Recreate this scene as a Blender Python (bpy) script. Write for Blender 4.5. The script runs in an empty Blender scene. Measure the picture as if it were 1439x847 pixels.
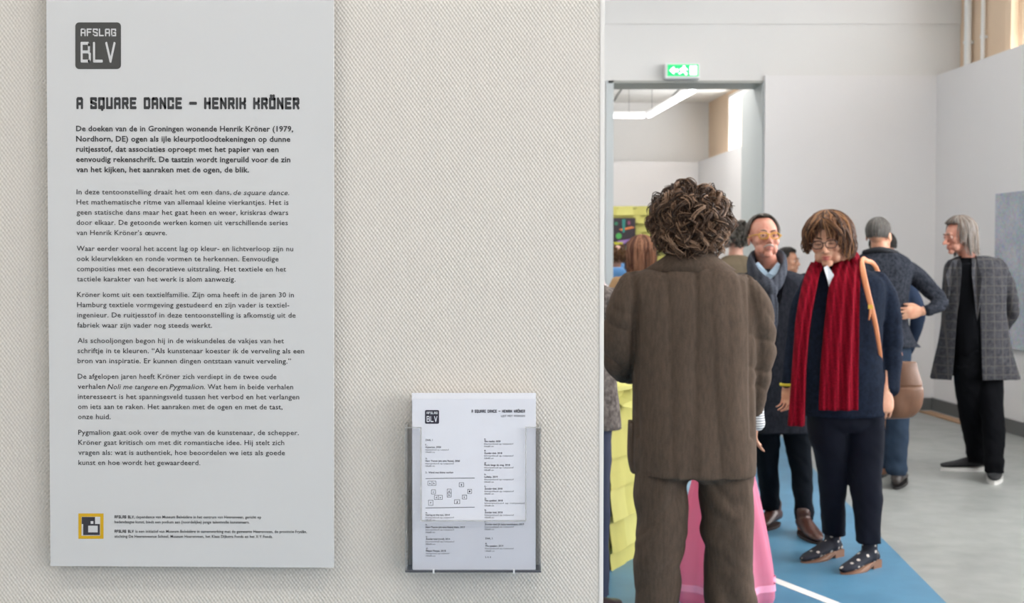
import bpy, bmesh, math, random
from mathutils import Vector, Matrix, noise, Euler
random.seed(7)
PI = math.pi
scene = bpy.context.scene
COL = scene.collection

# ------------------------------------------------------------------ camera
FPX = 1765.0                      # focal length in pixels of the 1439 px frame
CAM = Vector((0, 0, 1.5))
PITCH = math.atan(58.5 / FPX)     # looking slightly down
cd = bpy.data.cameras.new('camera'); cam = bpy.data.objects.new('camera', cd); COL.objects.link(cam)
cam.location = CAM; cam.rotation_euler = (PI/2 - PITCH, 0, 0)
cd.sensor_width = 36; cd.lens = 36 * FPX / 1439; cd.clip_start = .05; cd.clip_end = 200
cd.dof.use_dof = True; cd.dof.focus_distance = 2.2; cd.dof.aperture_fstop = 9.0
scene.camera = cam

# ------------------------------------------------------------------ sky, lights, exposure
w = bpy.data.worlds.new('sky'); scene.world = w; w.use_nodes = True
bg = w.node_tree.nodes['Background']; bg.inputs[0].default_value = (.97, .985, 1.0, 1); bg.inputs[1].default_value = 10.0
scene.view_settings.view_transform = 'Standard'; scene.view_settings.look = 'None'
scene.view_settings.gamma = 1; scene.view_settings.use_curve_mapping = False
scene.view_settings.exposure = 0.18

def area(name, loc, rot, sx, sy, power, col=(1, 1, 1), portal=False):
    l = bpy.data.lights.new(name, 'AREA'); l.shape = 'RECTANGLE'; l.size = sx; l.size_y = sy
    l.energy = power; l.color = col
    o = bpy.data.objects.new(name, l); COL.objects.link(o); o.location = loc; o.rotation_euler = rot
    if portal: l.cycles.is_portal = True
    return o

def WP(px, py, Y):
    """point of the photograph on the vertical plane at depth Y"""
    v = Vector(((px - 719.5) / FPX, (py - 423.5) / FPX, 1))      # right, down, forward
    d = Vector((v.x, math.cos(PITCH) * v.z - math.sin(PITCH) * v.y, -math.sin(PITCH) * v.z - math.cos(PITCH) * v.y))
    return CAM + d * (Y / d.y)

# ------------------------------------------------------------------ helpers
def prop(o, label=None, cat=None, group=None, kind=None):
    if label: o['label'] = label
    if cat: o['category'] = cat
    if group: o['group'] = group
    if kind: o['kind'] = kind
    return o
def empty(name, loc=(0, 0, 0), label=None, cat=None, group=None):
    o = bpy.data.objects.new(name, None); COL.objects.link(o); o.location = loc; o.empty_display_size = .1
    return prop(o, label, cat, group)
def link(name, me, mats, parent=None, smooth=False):
    if not isinstance(mats, (list, tuple)): mats = [mats]
    if len(me.materials) == 0:
        for m in mats: me.materials.append(m)
    if smooth: me.shade_smooth()
    o = bpy.data.objects.new(name, me); COL.objects.link(o)
    if parent: o.parent = parent
    return o
def obj(name, bm, mats, parent=None, smooth=False):
    bmesh.ops.recalc_face_normals(bm, faces=bm.faces)
    me = bpy.data.meshes.new(name); bm.to_mesh(me); bm.free()
    return link(name, me, mats, parent, smooth)
def bx(bm, x0, x1, y0, y1, z0, z1, mat=0, bev=0):
    r = bmesh.ops.create_cube(bm, size=1)
    for v in r['verts']:
        v.co = Vector((x0 + (v.co.x + .5) * (x1 - x0), y0 + (v.co.y + .5) * (y1 - y0), z0 + (v.co.z + .5) * (z1 - z0)))
    fs = {f for v in r['verts'] for f in v.link_faces}
    for f in fs: f.material_index = mat
    if bev:
        es = list({e for v in r['verts'] for e in v.link_edges})
        bmesh.ops.bevel(bm, geom=es, offset=bev, segments=2, affect='EDGES')
    return r['verts']
def box(name, x0, x1, y0, y1, z0, z1, m, parent=None, bev=0):
    bm = bmesh.new(); bx(bm, x0, x1, y0, y1, z0, z1, 0, bev); return obj(name, bm, m, parent)
def poly(bm, pts, thick=None, mat=0):
    """pts: 3-D outline; thick: vector to extrude by"""
    vs = [bm.verts.new(p) for p in pts]; f = bm.faces.new(vs); f.material_index = mat
    if thick:
        t = Vector(thick); v2 = [bm.verts.new(Vector(p) + t) for p in pts]
        bm.faces.new(list(reversed(v2))).material_index = mat
        n = len(vs)
        for i in range(n): bm.faces.new((vs[i], v2[i], v2[(i+1) % n], vs[(i+1) % n])).material_index = mat
def ellipsoid(bm, c, r, rot=None, n=20):
    g = bmesh.ops.create_uvsphere(bm, u_segments=n, v_segments=n // 2 + 2, radius=1)
    M = rot or Matrix.Identity(3)
    for v in g['verts']: v.co = M @ Vector((v.co.x * r[0], v.co.y * r[1], v.co.z * r[2])) + Vector(c)
def cr(p0, p1, p2, p3, t):
    return .5 * ((2 * p1) + (-p0 + p2) * t + (2*p0 - 5*p1 + 4*p2 - p3) * t*t + (-p0 + 3*p1 - 3*p2 + p3) * t**3)
def smoothpath(P, k=5):
    """Catmull-Rom through tuples of floats"""
    if k <= 1: return [tuple(p) for p in P]
    out = []; n = len(P)
    for i in range(n - 1):
        a, b, c, d = P[max(i-1, 0)], P[i], P[i+1], P[min(i+2, n-1)]
        for j in range(k):
            t = j / k; out.append(tuple(cr(a[q], b[q], c[q], d[q], t) for q in range(len(b))))
    out.append(tuple(P[-1])); return out
def ringloft(bm, rings, mat=0, close=True):
    R = [[bm.verts.new(p) for p in r] for r in rings]; n = len(R[0])
    for a, b in zip(R, R[1:]):
        for i in range(n):
            f = bm.faces.new((a[i], a[(i+1) % n], b[(i+1) % n], b[i])); f.material_index = mat
    if close:
        for r in (R[0], R[-1]):
            try: bm.faces.new(r).material_index = mat
            except ValueError: pass
def tube(bm, P, n=14, k=4, ref=None, cap=True, mat=0):
    """P: (x,y,z,ra,rb) stations; ra lies across ref, rb along it"""
    S = smoothpath(P, k); pts = [Vector(s[:3]) for s in S]
    ref0 = Vector(ref) if ref else Vector((0, 1, 0))
    rings = []
    for i, s in enumerate(S):
        t = (pts[min(i+1, len(S)-1)] - pts[max(i-1, 0)])
        if t.length < 1e-9: t = Vector((0, 0, 1))
        t.normalize(); r = ref0
        if abs(t.dot(r)) > .95: r = Vector((1, 0, 0)) if not ref else Vector((r.y, r.z, r.x))
        a = t.cross(r).normalized(); b = a.cross(t).normalized()
        ra, rb = s[3], s[4] if len(s) > 4 else s[3]
        rings.append((pts[i], a, b, ra, rb, t))
    out = []
    def ring(c, a, b, ra, rb): return [c + a * ra * math.cos(2*PI*j/n) + b * rb * math.sin(2*PI*j/n) for j in range(n)]
    if cap:
        c, a, b, ra, rb, t = rings[0]; q = min(ra, rb)
        for g in (80, 50, 25): out.append(ring(c - t*q*math.sin(math.radians(g))*.9, a, b, ra*math.cos(math.radians(g)), rb*math.cos(math.radians(g))))
    for c, a, b, ra, rb, t in rings: out.append(ring(c, a, b, ra, rb))
    if cap:
        c, a, b, ra, rb, t = rings[-1]; q = min(ra, rb)
        for g in (25, 50, 80): out.append(ring(c + t*q*math.sin(math.radians(g))*.9, a, b, ra*math.cos(math.radians(g)), rb*math.cos(math.radians(g))))
    ringloft(bm, out, mat)
def hrings(bm, P, n=28, k=4, pw=2.3, yaw=0, mat=0, cap=True):
    """P: (z, cx, cy, hw, hd) horizontal super-ellipse rings"""
    rings = []
    ca, sa = math.cos(yaw), math.sin(yaw)
    for z, cx, cy, hw, hd in smoothpath(P, k):
        r = []
        for j in range(n):
            a = 2*PI*j/n; c, s = math.cos(a), math.sin(a)
            x = hw * math.copysign(abs(c) ** (2/pw), c); y = hd * math.copysign(abs(s) ** (2/pw), s)
            r.append(Vector((cx + ca*x - sa*y, cy + sa*x + ca*y, z)))
        rings.append(r)
    ringloft(bm, rings, mat, cap)
def remesh(bm, voxel, smooth=2, name='m'):
    bmesh.ops.recalc_face_normals(bm, faces=bm.faces)
    me = bpy.data.meshes.new(name); bm.to_mesh(me); bm.free()
    o = bpy.data.objects.new('tmp', me); COL.objects.link(o)
    md = o.modifiers.new('r', 'REMESH'); md.mode = 'VOXEL'; md.voxel_size = voxel; md.use_smooth_shade = True
    if smooth:
        s = o.modifiers.new('s', 'SMOOTH'); s.factor = .5; s.iterations = smooth
    dg = bpy.context.evaluated_depsgraph_get(); ev = o.evaluated_get(dg)
    out = bpy.data.meshes.new_from_object(ev); bpy.data.objects.remove(o); bpy.data.meshes.remove(me)
    out.materials.clear(); out.shade_smooth()
    return out
def displace(me, fn):
    N = [v.normal.copy() for v in me.vertices]
    for v, n in zip(me.vertices, N): v.co = v.co + n * fn(v.co, n)
    me.update()
def nz(x, y, z): return noise.noise((x, y, z))
def folds(amp=.006, fx=5, fz=1.6, diag=0, seed=0, fine=.4):
    def f(c, n):
        z = c.z + diag * c.x
        a = nz(c.x*fx + seed, c.y*fx, z*fz*1.0 + seed)
        b = nz(c.x*fx*2.3 + seed, c.y*fx*2.3 + 3, z*fz*3.1)
        return amp * (a + fine*b) + crease(c.x*fx*.9 + seed, c.y*fx*.5, z*fz*.5 + seed, amp*.4)
    return f
def crease(x, y, z, amp):
    """narrow valleys along the zero lines of a noise field"""
    r = 1 - abs(nz(x, y, z))*4.5
    return -amp*r*r if r > 0 else 0

# ------------------------------------------------------------------ materials
def mat(name, col, rough=.8, metal=0, spec=.5, noise_amt=0, nscale=20, bump=0, bscale=60, stretch=(1, 1, 1), col2=None, emit=None, estr=0, alpha=1, sheen=0, trans=0):
    m = bpy.data.materials.new(name); m.use_nodes = True; nt = m.node_tree; N = nt.nodes; L = nt.links
    b = N['Principled BSDF']; b.inputs['Base Color'].default_value = (*col, 1); b.inputs['Roughness'].default_value = rough
    b.inputs['Metallic'].default_value = metal; b.inputs['Specular IOR Level'].default_value = spec
    b.inputs['Sheen Weight'].default_value = sheen; b.inputs['Alpha'].default_value = alpha
    if trans: b.inputs['Transmission Weight'].default_value = trans
    if emit: b.inputs['Emission Color'].default_value = (*emit, 1); b.inputs['Emission Strength'].default_value = estr
    if noise_amt or bump:
        tc = N.new('ShaderNodeTexCoord'); mp = N.new('ShaderNodeMapping'); mp.inputs['Scale'].default_value = stretch
        L.new(tc.outputs['Object'], mp.inputs[0])
    if noise_amt:
        n1 = N.new('ShaderNodeTexNoise'); n1.inputs['Scale'].default_value = nscale; n1.inputs['Detail'].default_value = 4
        L.new(mp.outputs[0], n1.inputs['Vector'])
        mx = N.new('ShaderNodeMix'); mx.data_type = 'RGBA'
        c2 = col2 or tuple(c * (1 - noise_amt) for c in col)
        mx.inputs['A'].default_value = (*col, 1); mx.inputs['B'].default_value = (*c2, 1)
        rp = N.new('ShaderNodeValToRGB'); rp.color_ramp.elements[0].position = .35; rp.color_ramp.elements[1].position = .65
        L.new(n1.outputs[0], rp.inputs[0]); L.new(rp.outputs[0], mx.inputs['Factor']); L.new(mx.outputs['Result'], b.inputs['Base Color'])
    if bump:
        n2 = N.new('ShaderNodeTexNoise'); n2.inputs['Scale'].default_value = bscale; n2.inputs['Detail'].default_value = 3
        L.new(mp.outputs[0], n2.inputs['Vector'])
        bp = N.new('ShaderNodeBump'); bp.inputs['Strength'].default_value = bump; bp.inputs['Distance'].default_value = .002
        L.new(n2.outputs[0], bp.inputs['Height']); L.new(bp.outputs[0], b.inputs['Normal'])
    return m
def srgb(r, g, b):
    f = lambda c: (c/255/12.92) if c/255 <= .04045 else ((c/255 + .055)/1.055) ** 2.4
    return (f(r), f(g), f(b))
def node_mat(name, rough=.85):
    m = bpy.data.materials.new(name); m.use_nodes = True
    b = m.node_tree.nodes['Principled BSDF']; b.inputs['Roughness'].default_value = rough
    return m, m.node_tree.nodes, m.node_tree.links, b
def math_node(N, L, op, a, b=None, c=None):
    n = N.new('ShaderNodeMath'); n.operation = op
    for i, v in enumerate((a, b, c)):
        if v is None: continue
        if isinstance(v, (int, float)): n.inputs[i].default_value = v
        else: L.new(v, n.inputs[i])
    return n.outputs[0]

# woven glass-fibre wallpaper, painted: staggered grid of small dents
def wallpaper():
    m, N, L, b = node_mat('woven_wallpaper', .75)
    tc = N.new('ShaderNodeTexCoord'); sp = N.new('ShaderNodeSeparateXYZ'); L.new(tc.outputs['Object'], sp.inputs[0])
    wob = N.new('ShaderNodeTexNoise'); wob.inputs['Scale'].default_value = 60; L.new(tc.outputs['Object'], wob.inputs['Vector'])
    wo = math_node(N, L, 'MULTIPLY', wob.outputs[0], .9)
    k = 2*PI/.0064
    X = math_node(N, L, 'ADD', math_node(N, L, 'MULTIPLY', sp.outputs[0], k), wo)
    Z = math_node(N, L, 'ADD', math_node(N, L, 'MULTIPLY', sp.outputs[2], k*.735), wo)
    h = math_node(N, L, 'ADD', math_node(N, L, 'SINE', math_node(N, L, 'ADD', X, Z)), math_node(N, L, 'SINE', math_node(N, L, 'SUBTRACT', X, Z)))
    n2 = N.new('ShaderNodeTexNoise'); n2.inputs['Scale'].default_value = 240; n2.inputs['Detail'].default_value = 3; L.new(tc.outputs['Object'], n2.inputs['Vector'])
    h2 = math_node(N, L, 'ADD', h, math_node(N, L, 'MULTIPLY', n2.outputs[0], 1.8))
    bp = N.new('ShaderNodeBump'); bp.inputs['Strength'].default_value = .42; bp.inputs['Distance'].default_value = .0006
    L.new(h2, bp.inputs['Height']); L.new(bp.outputs[0], b.inputs['Normal'])
    mx = N.new('ShaderNodeMix'); mx.data_type = 'RGBA'
    mx.inputs['A'].default_value = (*srgb(209, 202, 193), 1); mx.inputs['B'].default_value = (*srgb(224, 217, 208), 1)
    L.new(math_node(N, L, 'MULTIPLY_ADD', h2, .25, .35), mx.inputs['Factor']); L.new(mx.outputs['Result'], b.inputs['Base Color'])
    return m
M_PAPERWALL = wallpaper()
M_WALL = mat('white_wall_paint', srgb(228, 226, 224), .7, noise_amt=.03, nscale=.8)
M_WALLEDGE = mat('wall_corner_bead', srgb(232, 228, 224), .6)
M_PART = mat('partition_paint', srgb(231, 228, 228), .6, noise_amt=.03, nscale=.6)
M_JAMB = mat('grey_door_frame_paint', srgb(200, 205, 206), .5)
M_HEAD = mat('grey_lintel_paint', srgb(168, 168, 162), .5)
M_TAN = mat('warm_plaster', srgb(236, 210, 182), .8, noise_amt=.06, nscale=1.5)
M_CEIL = mat('ceiling_white', srgb(238, 236, 232), .8)
M_WHITE = mat('white_gloss', srgb(235, 235, 235), .4)
M_DGREY = mat('dark_grey_baseboard', srgb(98, 99, 99), .5)
M_BSTRIP = mat('pale_brown_strip', srgb(176, 140, 108), .6, noise_amt=.2, nscale=6, stretch=(1, 8, 8))
M_GLASS, _N, _L, _b = node_mat('window_glass', .05)
_N.remove(_b); _t = _N.new('ShaderNodeBsdfTransparent'); _g = _N.new('ShaderNodeBsdfGlossy'); _g.inputs['Roughness'].default_value = .02; _mx = _N.new('ShaderNodeMixShader'); _mx.inputs[0].default_value = .06
_L.new(_t.outputs[0], _mx.inputs[1]); _L.new(_g.outputs[0], _mx.inputs[2]); _L.new(_mx.outputs[0], _N['Material Output'].inputs[0])

def floor_mat():
    m, N, L, b = node_mat('beige_linoleum', .32)
    tc = N.new('ShaderNodeTexCoord')
    n1 = N.new('ShaderNodeTexNoise'); n1.inputs['Scale'].default_value = 7; n1.inputs['Detail'].default_value = 6; L.new(tc.outputs['Object'], n1.inputs['Vector'])
    rp = N.new('ShaderNodeValToRGB'); e = rp.color_ramp.elements
    e[0].position = .3; e[0].color = (*srgb(140, 142, 139), 1); e[1].position = .7; e[1].color = (*srgb(156, 158, 155), 1)
    L.new(n1.outputs[0], rp.inputs[0]); L.new(rp.outputs[0], b.inputs['Base Color'])
    n2 = N.new('ShaderNodeTexNoise'); n2.inputs['Scale'].default_value = 3; L.new(tc.outputs['Object'], n2.inputs['Vector'])
    L.new(math_node(N, L, 'MULTIPLY_ADD', n2.outputs[0], .2, .28), b.inputs['Roughness'])
    return m
M_FLOOR = floor_mat()
M_BLUE = mat('blue_linoleum', srgb(84, 134, 165), .4, noise_amt=.14, nscale=5, bump=.1, bscale=200)
M_FLINE = mat('white_floor_line', srgb(232, 232, 230), .4)  # plain white line across the blue floor

# ------------------------------------------------------------------ the setting
CEIL = 4.46; HALL0 = -4.0; BACK = 12.6; B2 = 23.6
def struct(o): o['kind'] = 'structure'; return o
bm = bmesh.new(); bx(bm, -7, 7, HALL0-.3, B2+.4, -.2, 0); struct(obj('floor', bm, M_FLOOR))
def side_x(Y): return 4.47 - .0674 * (Y - BACK)     # outer wall line
def part_x(Y): return 4.22 - .0674 * (Y - BACK)     # partition line
# ceiling
struct(box('ceiling', -7, 7, HALL0-.3, B2+.4, CEIL, CEIL+.2, M_CEIL))
# foreground wall, its corner bead
FW = 2.13
xe = WP(847, 423, FW).x
struct(box('wall_front', -4.2, xe-.006, FW, FW+.18, 0, CEIL, M_PAPERWALL))
bm = bmesh.new(); bx(bm, xe-.006, xe+.002, FW-.0015, FW+.182, 0, CEIL, 0, .0012); struct(obj('trim_1', bm, M_WALLEDGE))
# left and rear walls that close the hall
struct(box('wall_left', -4.5, -4.2, HALL0-.3, B2+.4, 0, CEIL, M_WALL))
struct(box('wall_rear', -4.2, 6.2, HALL0-.3, HALL0, 0, CEIL, M_WALL))
# back wall of the hall with the opening to the second room
OX0, OX1, OZ = WP(854, 300, BACK).x, WP(1071, 300, BACK).x, WP(900, 115, BACK).z
bm = bmesh.new(); D2 = 1.12; DH = .46
bx(bm, -4.2, OX0, BACK, BACK+D2, 0, CEIL); bx(bm, OX1, 6.2, BACK, BACK+D2, 0, CEIL); bx(bm, OX0, OX1, BACK, BACK+DH, OZ, CEIL)
struct(obj('wall_back', bm, M_WALL))
# grey painted casing of the opening (jambs, head)
bm = bmesh.new()
bx(bm, OX1-.006, OX1+.015, BACK-.012, BACK+D2+.01, 0, OZ+.012); bx(bm, OX0-.02, OX0+.055, BACK-.012, BACK+D2+.01, 0, OZ+.012)
o = struct(obj('door_1', bm, M_JAMB)); box('door_frame_head', OX0, OX1, BACK-.012, BACK+DH+.01, OZ-.012, OZ+.012, M_HEAD, o)
# faint beam along the top of the back wall
struct(box('trim_2', -4.2, side_x(BACK), BACK-.015, BACK, WP(900, 34, BACK).z, CEIL, M_WALL))
# clad partition in front of the back wall and along the right side
PH = WP(1200, 107, BACK).z
struct(box('wall_partition', OX1+.012, part_x(BACK)+.01, BACK-.05, BACK, 0, PH, M_PART))
bm = bmesh.new(); y0, y1 = 8.6, BACK-.05
poly(bm, [(part_x(y0), y0, 0), (part_x(y1), y1, 0), (part_x(y1)+.08, y1, 0), (part_x(y0)+.08, y0, 0)], (0, 0, PH))
struct(obj('wall_right', bm, M_PART))
bm = bmesh.new()
poly(bm, [(part_x(y0)-.03, y0, 0), (part_x(y1)-.03, y1, 0), (part_x(y1), y1, 0), (part_x(y0), y0, 0)], (0, 0, .12))
poly(bm, [(OX1+.02, y1-.03, 0), (part_x(y1), y1-.03, 0), (part_x(y1), y1, 0), (OX1+.02, y1, 0)], (0, 0, .12))
struct(obj('baseboard_right', bm, M_DGREY))
bm = bmesh.new()  # flat brown strip with streaked tone beside the baseboard
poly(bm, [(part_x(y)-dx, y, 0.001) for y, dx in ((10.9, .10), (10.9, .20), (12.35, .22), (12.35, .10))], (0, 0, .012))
prop(obj('brown_strip', bm, M_BSTRIP), 'pale brown strip on the floor along the dark grey baseboard', 'strip')
# outer wall with high windows
def outer_wall(y0, y1, wins, name, mm):
    """wall along side_x with rectangular holes wins=[(ya,yb,z0,z1)]"""
    bm = bmesh.new(); T = .3
    def seg(a, b, z0, z1):
        if b - a < 1e-4 or z1 - z0 < 1e-4: return
        poly(bm, [(side_x(a), a, z0), (side_x(b), b, z0), (side_x(b)+T, b, z0), (side_x(a)+T, a, z0)], (0, 0, z1-z0))
    y = y0
    for ya, yb, z0, z1 in wins:
        seg(y, ya, 0, CEIL); seg(ya, yb, 0, z0); seg(ya, yb, z1, CEIL); y = yb
    seg(y, y1, 0, CEIL)
    return struct(obj(name, bm, mm))
WIN = [(-3.2, -1.2, .9, 3.9), (-.6, 1.35, .9, 3.9), (2.9, 5.4, .9, 4.2), (5.8, 8.3, .9, 4.3), (8.7, 11.28, 2.7, 4.35)]  # first two are unseen, added and sized to brighten the poster wall
WIN2 = [(18.4, 22.3, 2.2, 4.4)]
outer_wall(HALL0-.3, 8.5, WIN[:4], 'wall_outer', M_WALL)
outer_wall(8.5, BACK, WIN[4:], 'wall_outer_corner', M_TAN)
outer_wall(BACK+D2, B2+.4, WIN2, 'wall_outer_annex', M_TAN)
def window(n, ya, yb, z0, z1, power):
    T = .04
    root = empty('window_%d' % n, (side_x((ya+yb)/2)+T, (ya+yb)/2, (z0+z1)/2)); root['kind'] = 'structure'
    root.rotation_euler[2] = math.atan(.0674)
    hw, hh = (yb-ya)/2, (z1-z0)/2
    bm = bmesh.new(); f = .05
    for a in (-hw, hw-f): bx(bm, -.03, .03, a, a+f, -hh, hh)
    for z in (-hh, hh-f): bx(bm, -.03, .03, -hw, hw, z, z+f)
    obj('window_frame', bm, M_WHITE, root)
    k = 3
    for i in range(1, k): box('mullion', -.025, .025, -hw+2*hw*i/k-.02, -hw+2*hw*i/k+.02, -hh+f, hh-f, M_WHITE, root)
    for i in range(k): box('pane', -.004, .004, -hw+2*hw*i/k+.02, -hw+2*hw*(i+1)/k-.02, -hh+f, hh-f, M_GLASS, root)
    c = root.location
    a = area('window_daylight', (c.x+.3, c.y, c.z), (0, PI/2, math.atan(.0674)), 2*hh, 2*hw, 1, portal=True)
for i, wv in enumerate(WIN + WIN2): window(i+1, *wv, 1)
# pipes in the corner above the partition
for name, Y, r, lab in (('drain_pipe', 12.3, .035, 'white vertical pipe nearest the corner above the partition'), ('drain_pipe', 12.0, .02, 'thin white vertical pipe nearer the window above the partition')):
    bm = bmesh.new(); x = side_x(Y)-r-.02; tube(bm, [(x, Y, 2.6, r, r), (x, Y, CEIL, r, r)], n=14, k=1, cap=False)
    o = obj(name, bm, M_WHITE, None, True); prop(o, lab, 'pipe')
    for z in (3.6, 4.3):
        b_ = bmesh.new(); tube(b_, [(x, Y, z, r+.007, r+.007), (x, Y, z+.03, r+.007, r+.007)], n=14, k=1, cap=False); bx(b_, x, x+r+.02, Y-.01, Y+.01, z, z+.03); obj('pipe_clip', b_, M_WHITE, o)
struct(box('trim_3', side_x(11.5)-.06, side_x(11.5)+.02, 11.36, 11.5, 2.6, CEIL, M_TAN))
# the second room
struct(box('wall_annex_back', -4.2, 6, B2+.2, B2+.4, 0, CEIL, M_WALL))
bm = bmesh.new(); poly(bm, [(part_x(14.5), 14.5, 0), (part_x(B2), B2, 0), (part_x(B2)+.08, B2, 0), (part_x(14.5)+.08, 14.5, 0)], (0, 0, PH)); struct(obj('wall_annex_right', bm, M_PART))
struct(box('wall_annex_partition', .4, part_x(B2), B2-.1, B2, 0, PH, M_PART))
# ceiling joints of the second room
bm = bmesh.new()
for x in (0.9, 1.9, 2.9): bx(bm, x-.012, x+.012, BACK+D2, B2, CEIL-.008, CEIL)
for y in (15.5, 18, 20.5): bx(bm, -.5, 4, y-.012, y+.012, CEIL-.008, CEIL)
struct(obj('trim_4', bm, M_DGREY))
# blue path, white line
def fp(px, py): # point on the floor
    v = WP(px, py, 5.0) - CAM; t = -CAM.z / v.z; return CAM + v*t
a, b_ = fp(1320, 838), fp(1144, 660); d = (b_ - a); 
def edge(Y): return a.x + d.x/d.y*(Y-a.y)
bm = bmesh.new(); poly(bm, [(-1.2, -2, .001), (edge(-2), -2, .001), (edge(14.5), 14.5, .001), (-1.2, 14.5, .001)], (0, 0, .003))
struct(obj('floor_path', bm, M_BLUE))
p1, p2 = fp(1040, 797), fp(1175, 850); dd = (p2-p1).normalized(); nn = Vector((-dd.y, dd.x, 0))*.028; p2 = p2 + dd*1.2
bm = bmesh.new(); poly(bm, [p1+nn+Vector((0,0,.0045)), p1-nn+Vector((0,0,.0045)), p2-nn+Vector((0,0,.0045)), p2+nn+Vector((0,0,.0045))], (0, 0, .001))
struct(obj('floor_line', bm, M_FLINE))

# hanging LED tubes of the second room
M_TUBE = mat('led_tube', (1, 1, 1), .5, emit=(.93, .97, 1), estr=5)
def led(p0, p1, label, n=2):
    p0, p1 = Vector(p0), Vector(p1); L = (p1-p0).length
    root = empty('ceiling_lamp', p0, label, 'lamp'); ang = math.atan2(p1.y-p0.y, p1.x-p0.x); root.rotation_euler[2] = ang
    for i in range(n):
        a0, a1 = L*i/n+.01, L*(i+1)/n-.01
        box('lamp_housing', a0, a1, -.03, .03, .035, .085, M_WHITE, root)
        box('led_tube', a0+.02, a1-.02, -.032, .032, -.018, .018, M_TUBE, root, .01)
    for x in (.3, L-.3): box('wire', x-.003, x+.003, -.003, .003, .08, CEIL-p0.z, M_DGREY, root)
ca = WP(911, 164, 21.5); cb = WP(976, 124, 18.2); cb.z = ca.z
led(ca, cb, 'bright LED tube lamp running towards the hall below the annex ceiling')
led((ca.x-2.4, ca.y, ca.z), (ca.x-.03, ca.y, ca.z), 'bright LED tube lamp running crosswise below the annex ceiling')
# area light for the annex LED lamps, and added fill lights in both rooms
area('annex_light', (1.8, 18, CEIL-.3), (0, 0, 0), 3.5, 6, 150, (1, .98, .95))
area('annex_front_fill', (1.3, 14.25, CEIL-.1), (0, 0, 0), 2.6, .3, 70, (1, .98, .95))  # added to brighten the yellow wall, no fixture of its own
for x, y, e in ((-1.4, 9.5, 1), (1.6, 9.5, 1), (-1.4, 5.5, 1), (1.6, 5.5, 1), (.9, .3, 1), (-1.6, .3, 1)):  # unseen panels added as fill light for the hall
    r = empty('fill_panel', (x, y, CEIL), 'added fill light panel out of view %s' % ('over the visitors' if y > 3 else 'in front of the poster wall'), 'lamp', 'added fill light panels')
    box('lamp_housing', -.65, .65, -.18, .18, -.05, 0, M_WHITE, r)
    area('fill_panel_glow', (x, y, CEIL-.06), (0, 0, 0), 1.25, .3, 26*e, (1, .97, .93))

# ------------------------------------------------------------------ lettering
M_INK = mat('printed_ink', srgb(58, 58, 60), .6); M_INK2 = mat('printed_ink_dark', srgb(48, 44, 60), .6)
M_BOARD = mat('grey_white_board', srgb(210, 209, 209), .45)
M_LOGO = mat('logo_grey', srgb(70, 69, 67), .5)
FONTOBJ = {}
def text_mesh(s, off, shear):
    c = bpy.data.curves.new('t', 'FONT'); c.body = s; c.size = 1; c.offset = off; c.shear = shear; c.resolution_u = 2; c.space_character = 1.04
    o = bpy.data.objects.new('t', c); COL.objects.link(o); bpy.context.view_layer.update()
    me = bpy.data.meshes.new_from_object(o.evaluated_get(bpy.context.evaluated_depsgraph_get()))
    bpy.data.objects.remove(o); bpy.data.curves.remove(c)
    return me
def lay(bm, me, A, B, height, up, lift):
    """put mesh (x right, y up) so its x-extent runs from A to B; unit cap .73 -> height"""
    xs = [v.co.x for v in me.vertices]; x0, x1 = min(xs), max(xs)
    ex = (B - A) / (x1 - x0); ez = up * (height / .73)
    base = len(bm.verts); vs = [bm.verts.new(A + ex*(v.co.x-x0) + ez*v.co.y + lift) for v in me.vertices]
    for p in me.polygons:
        try: bm.faces.new([vs[i] for i in p.vertices])
        except ValueError: pass
def textline(bm, s, px0, px1, base, cap, Y, ppm, slope=0, off=0, shear=0, up=None):
    A = WP(px0, base, Y); B = WP(px1, base + slope*(px1-px0), Y)
    me = text_mesh(s, off, shear); lay(bm, me, A, B, cap/ppm, up or UP, Vector((0, 0, 0))); bpy.data.meshes.remove(me)
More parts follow.
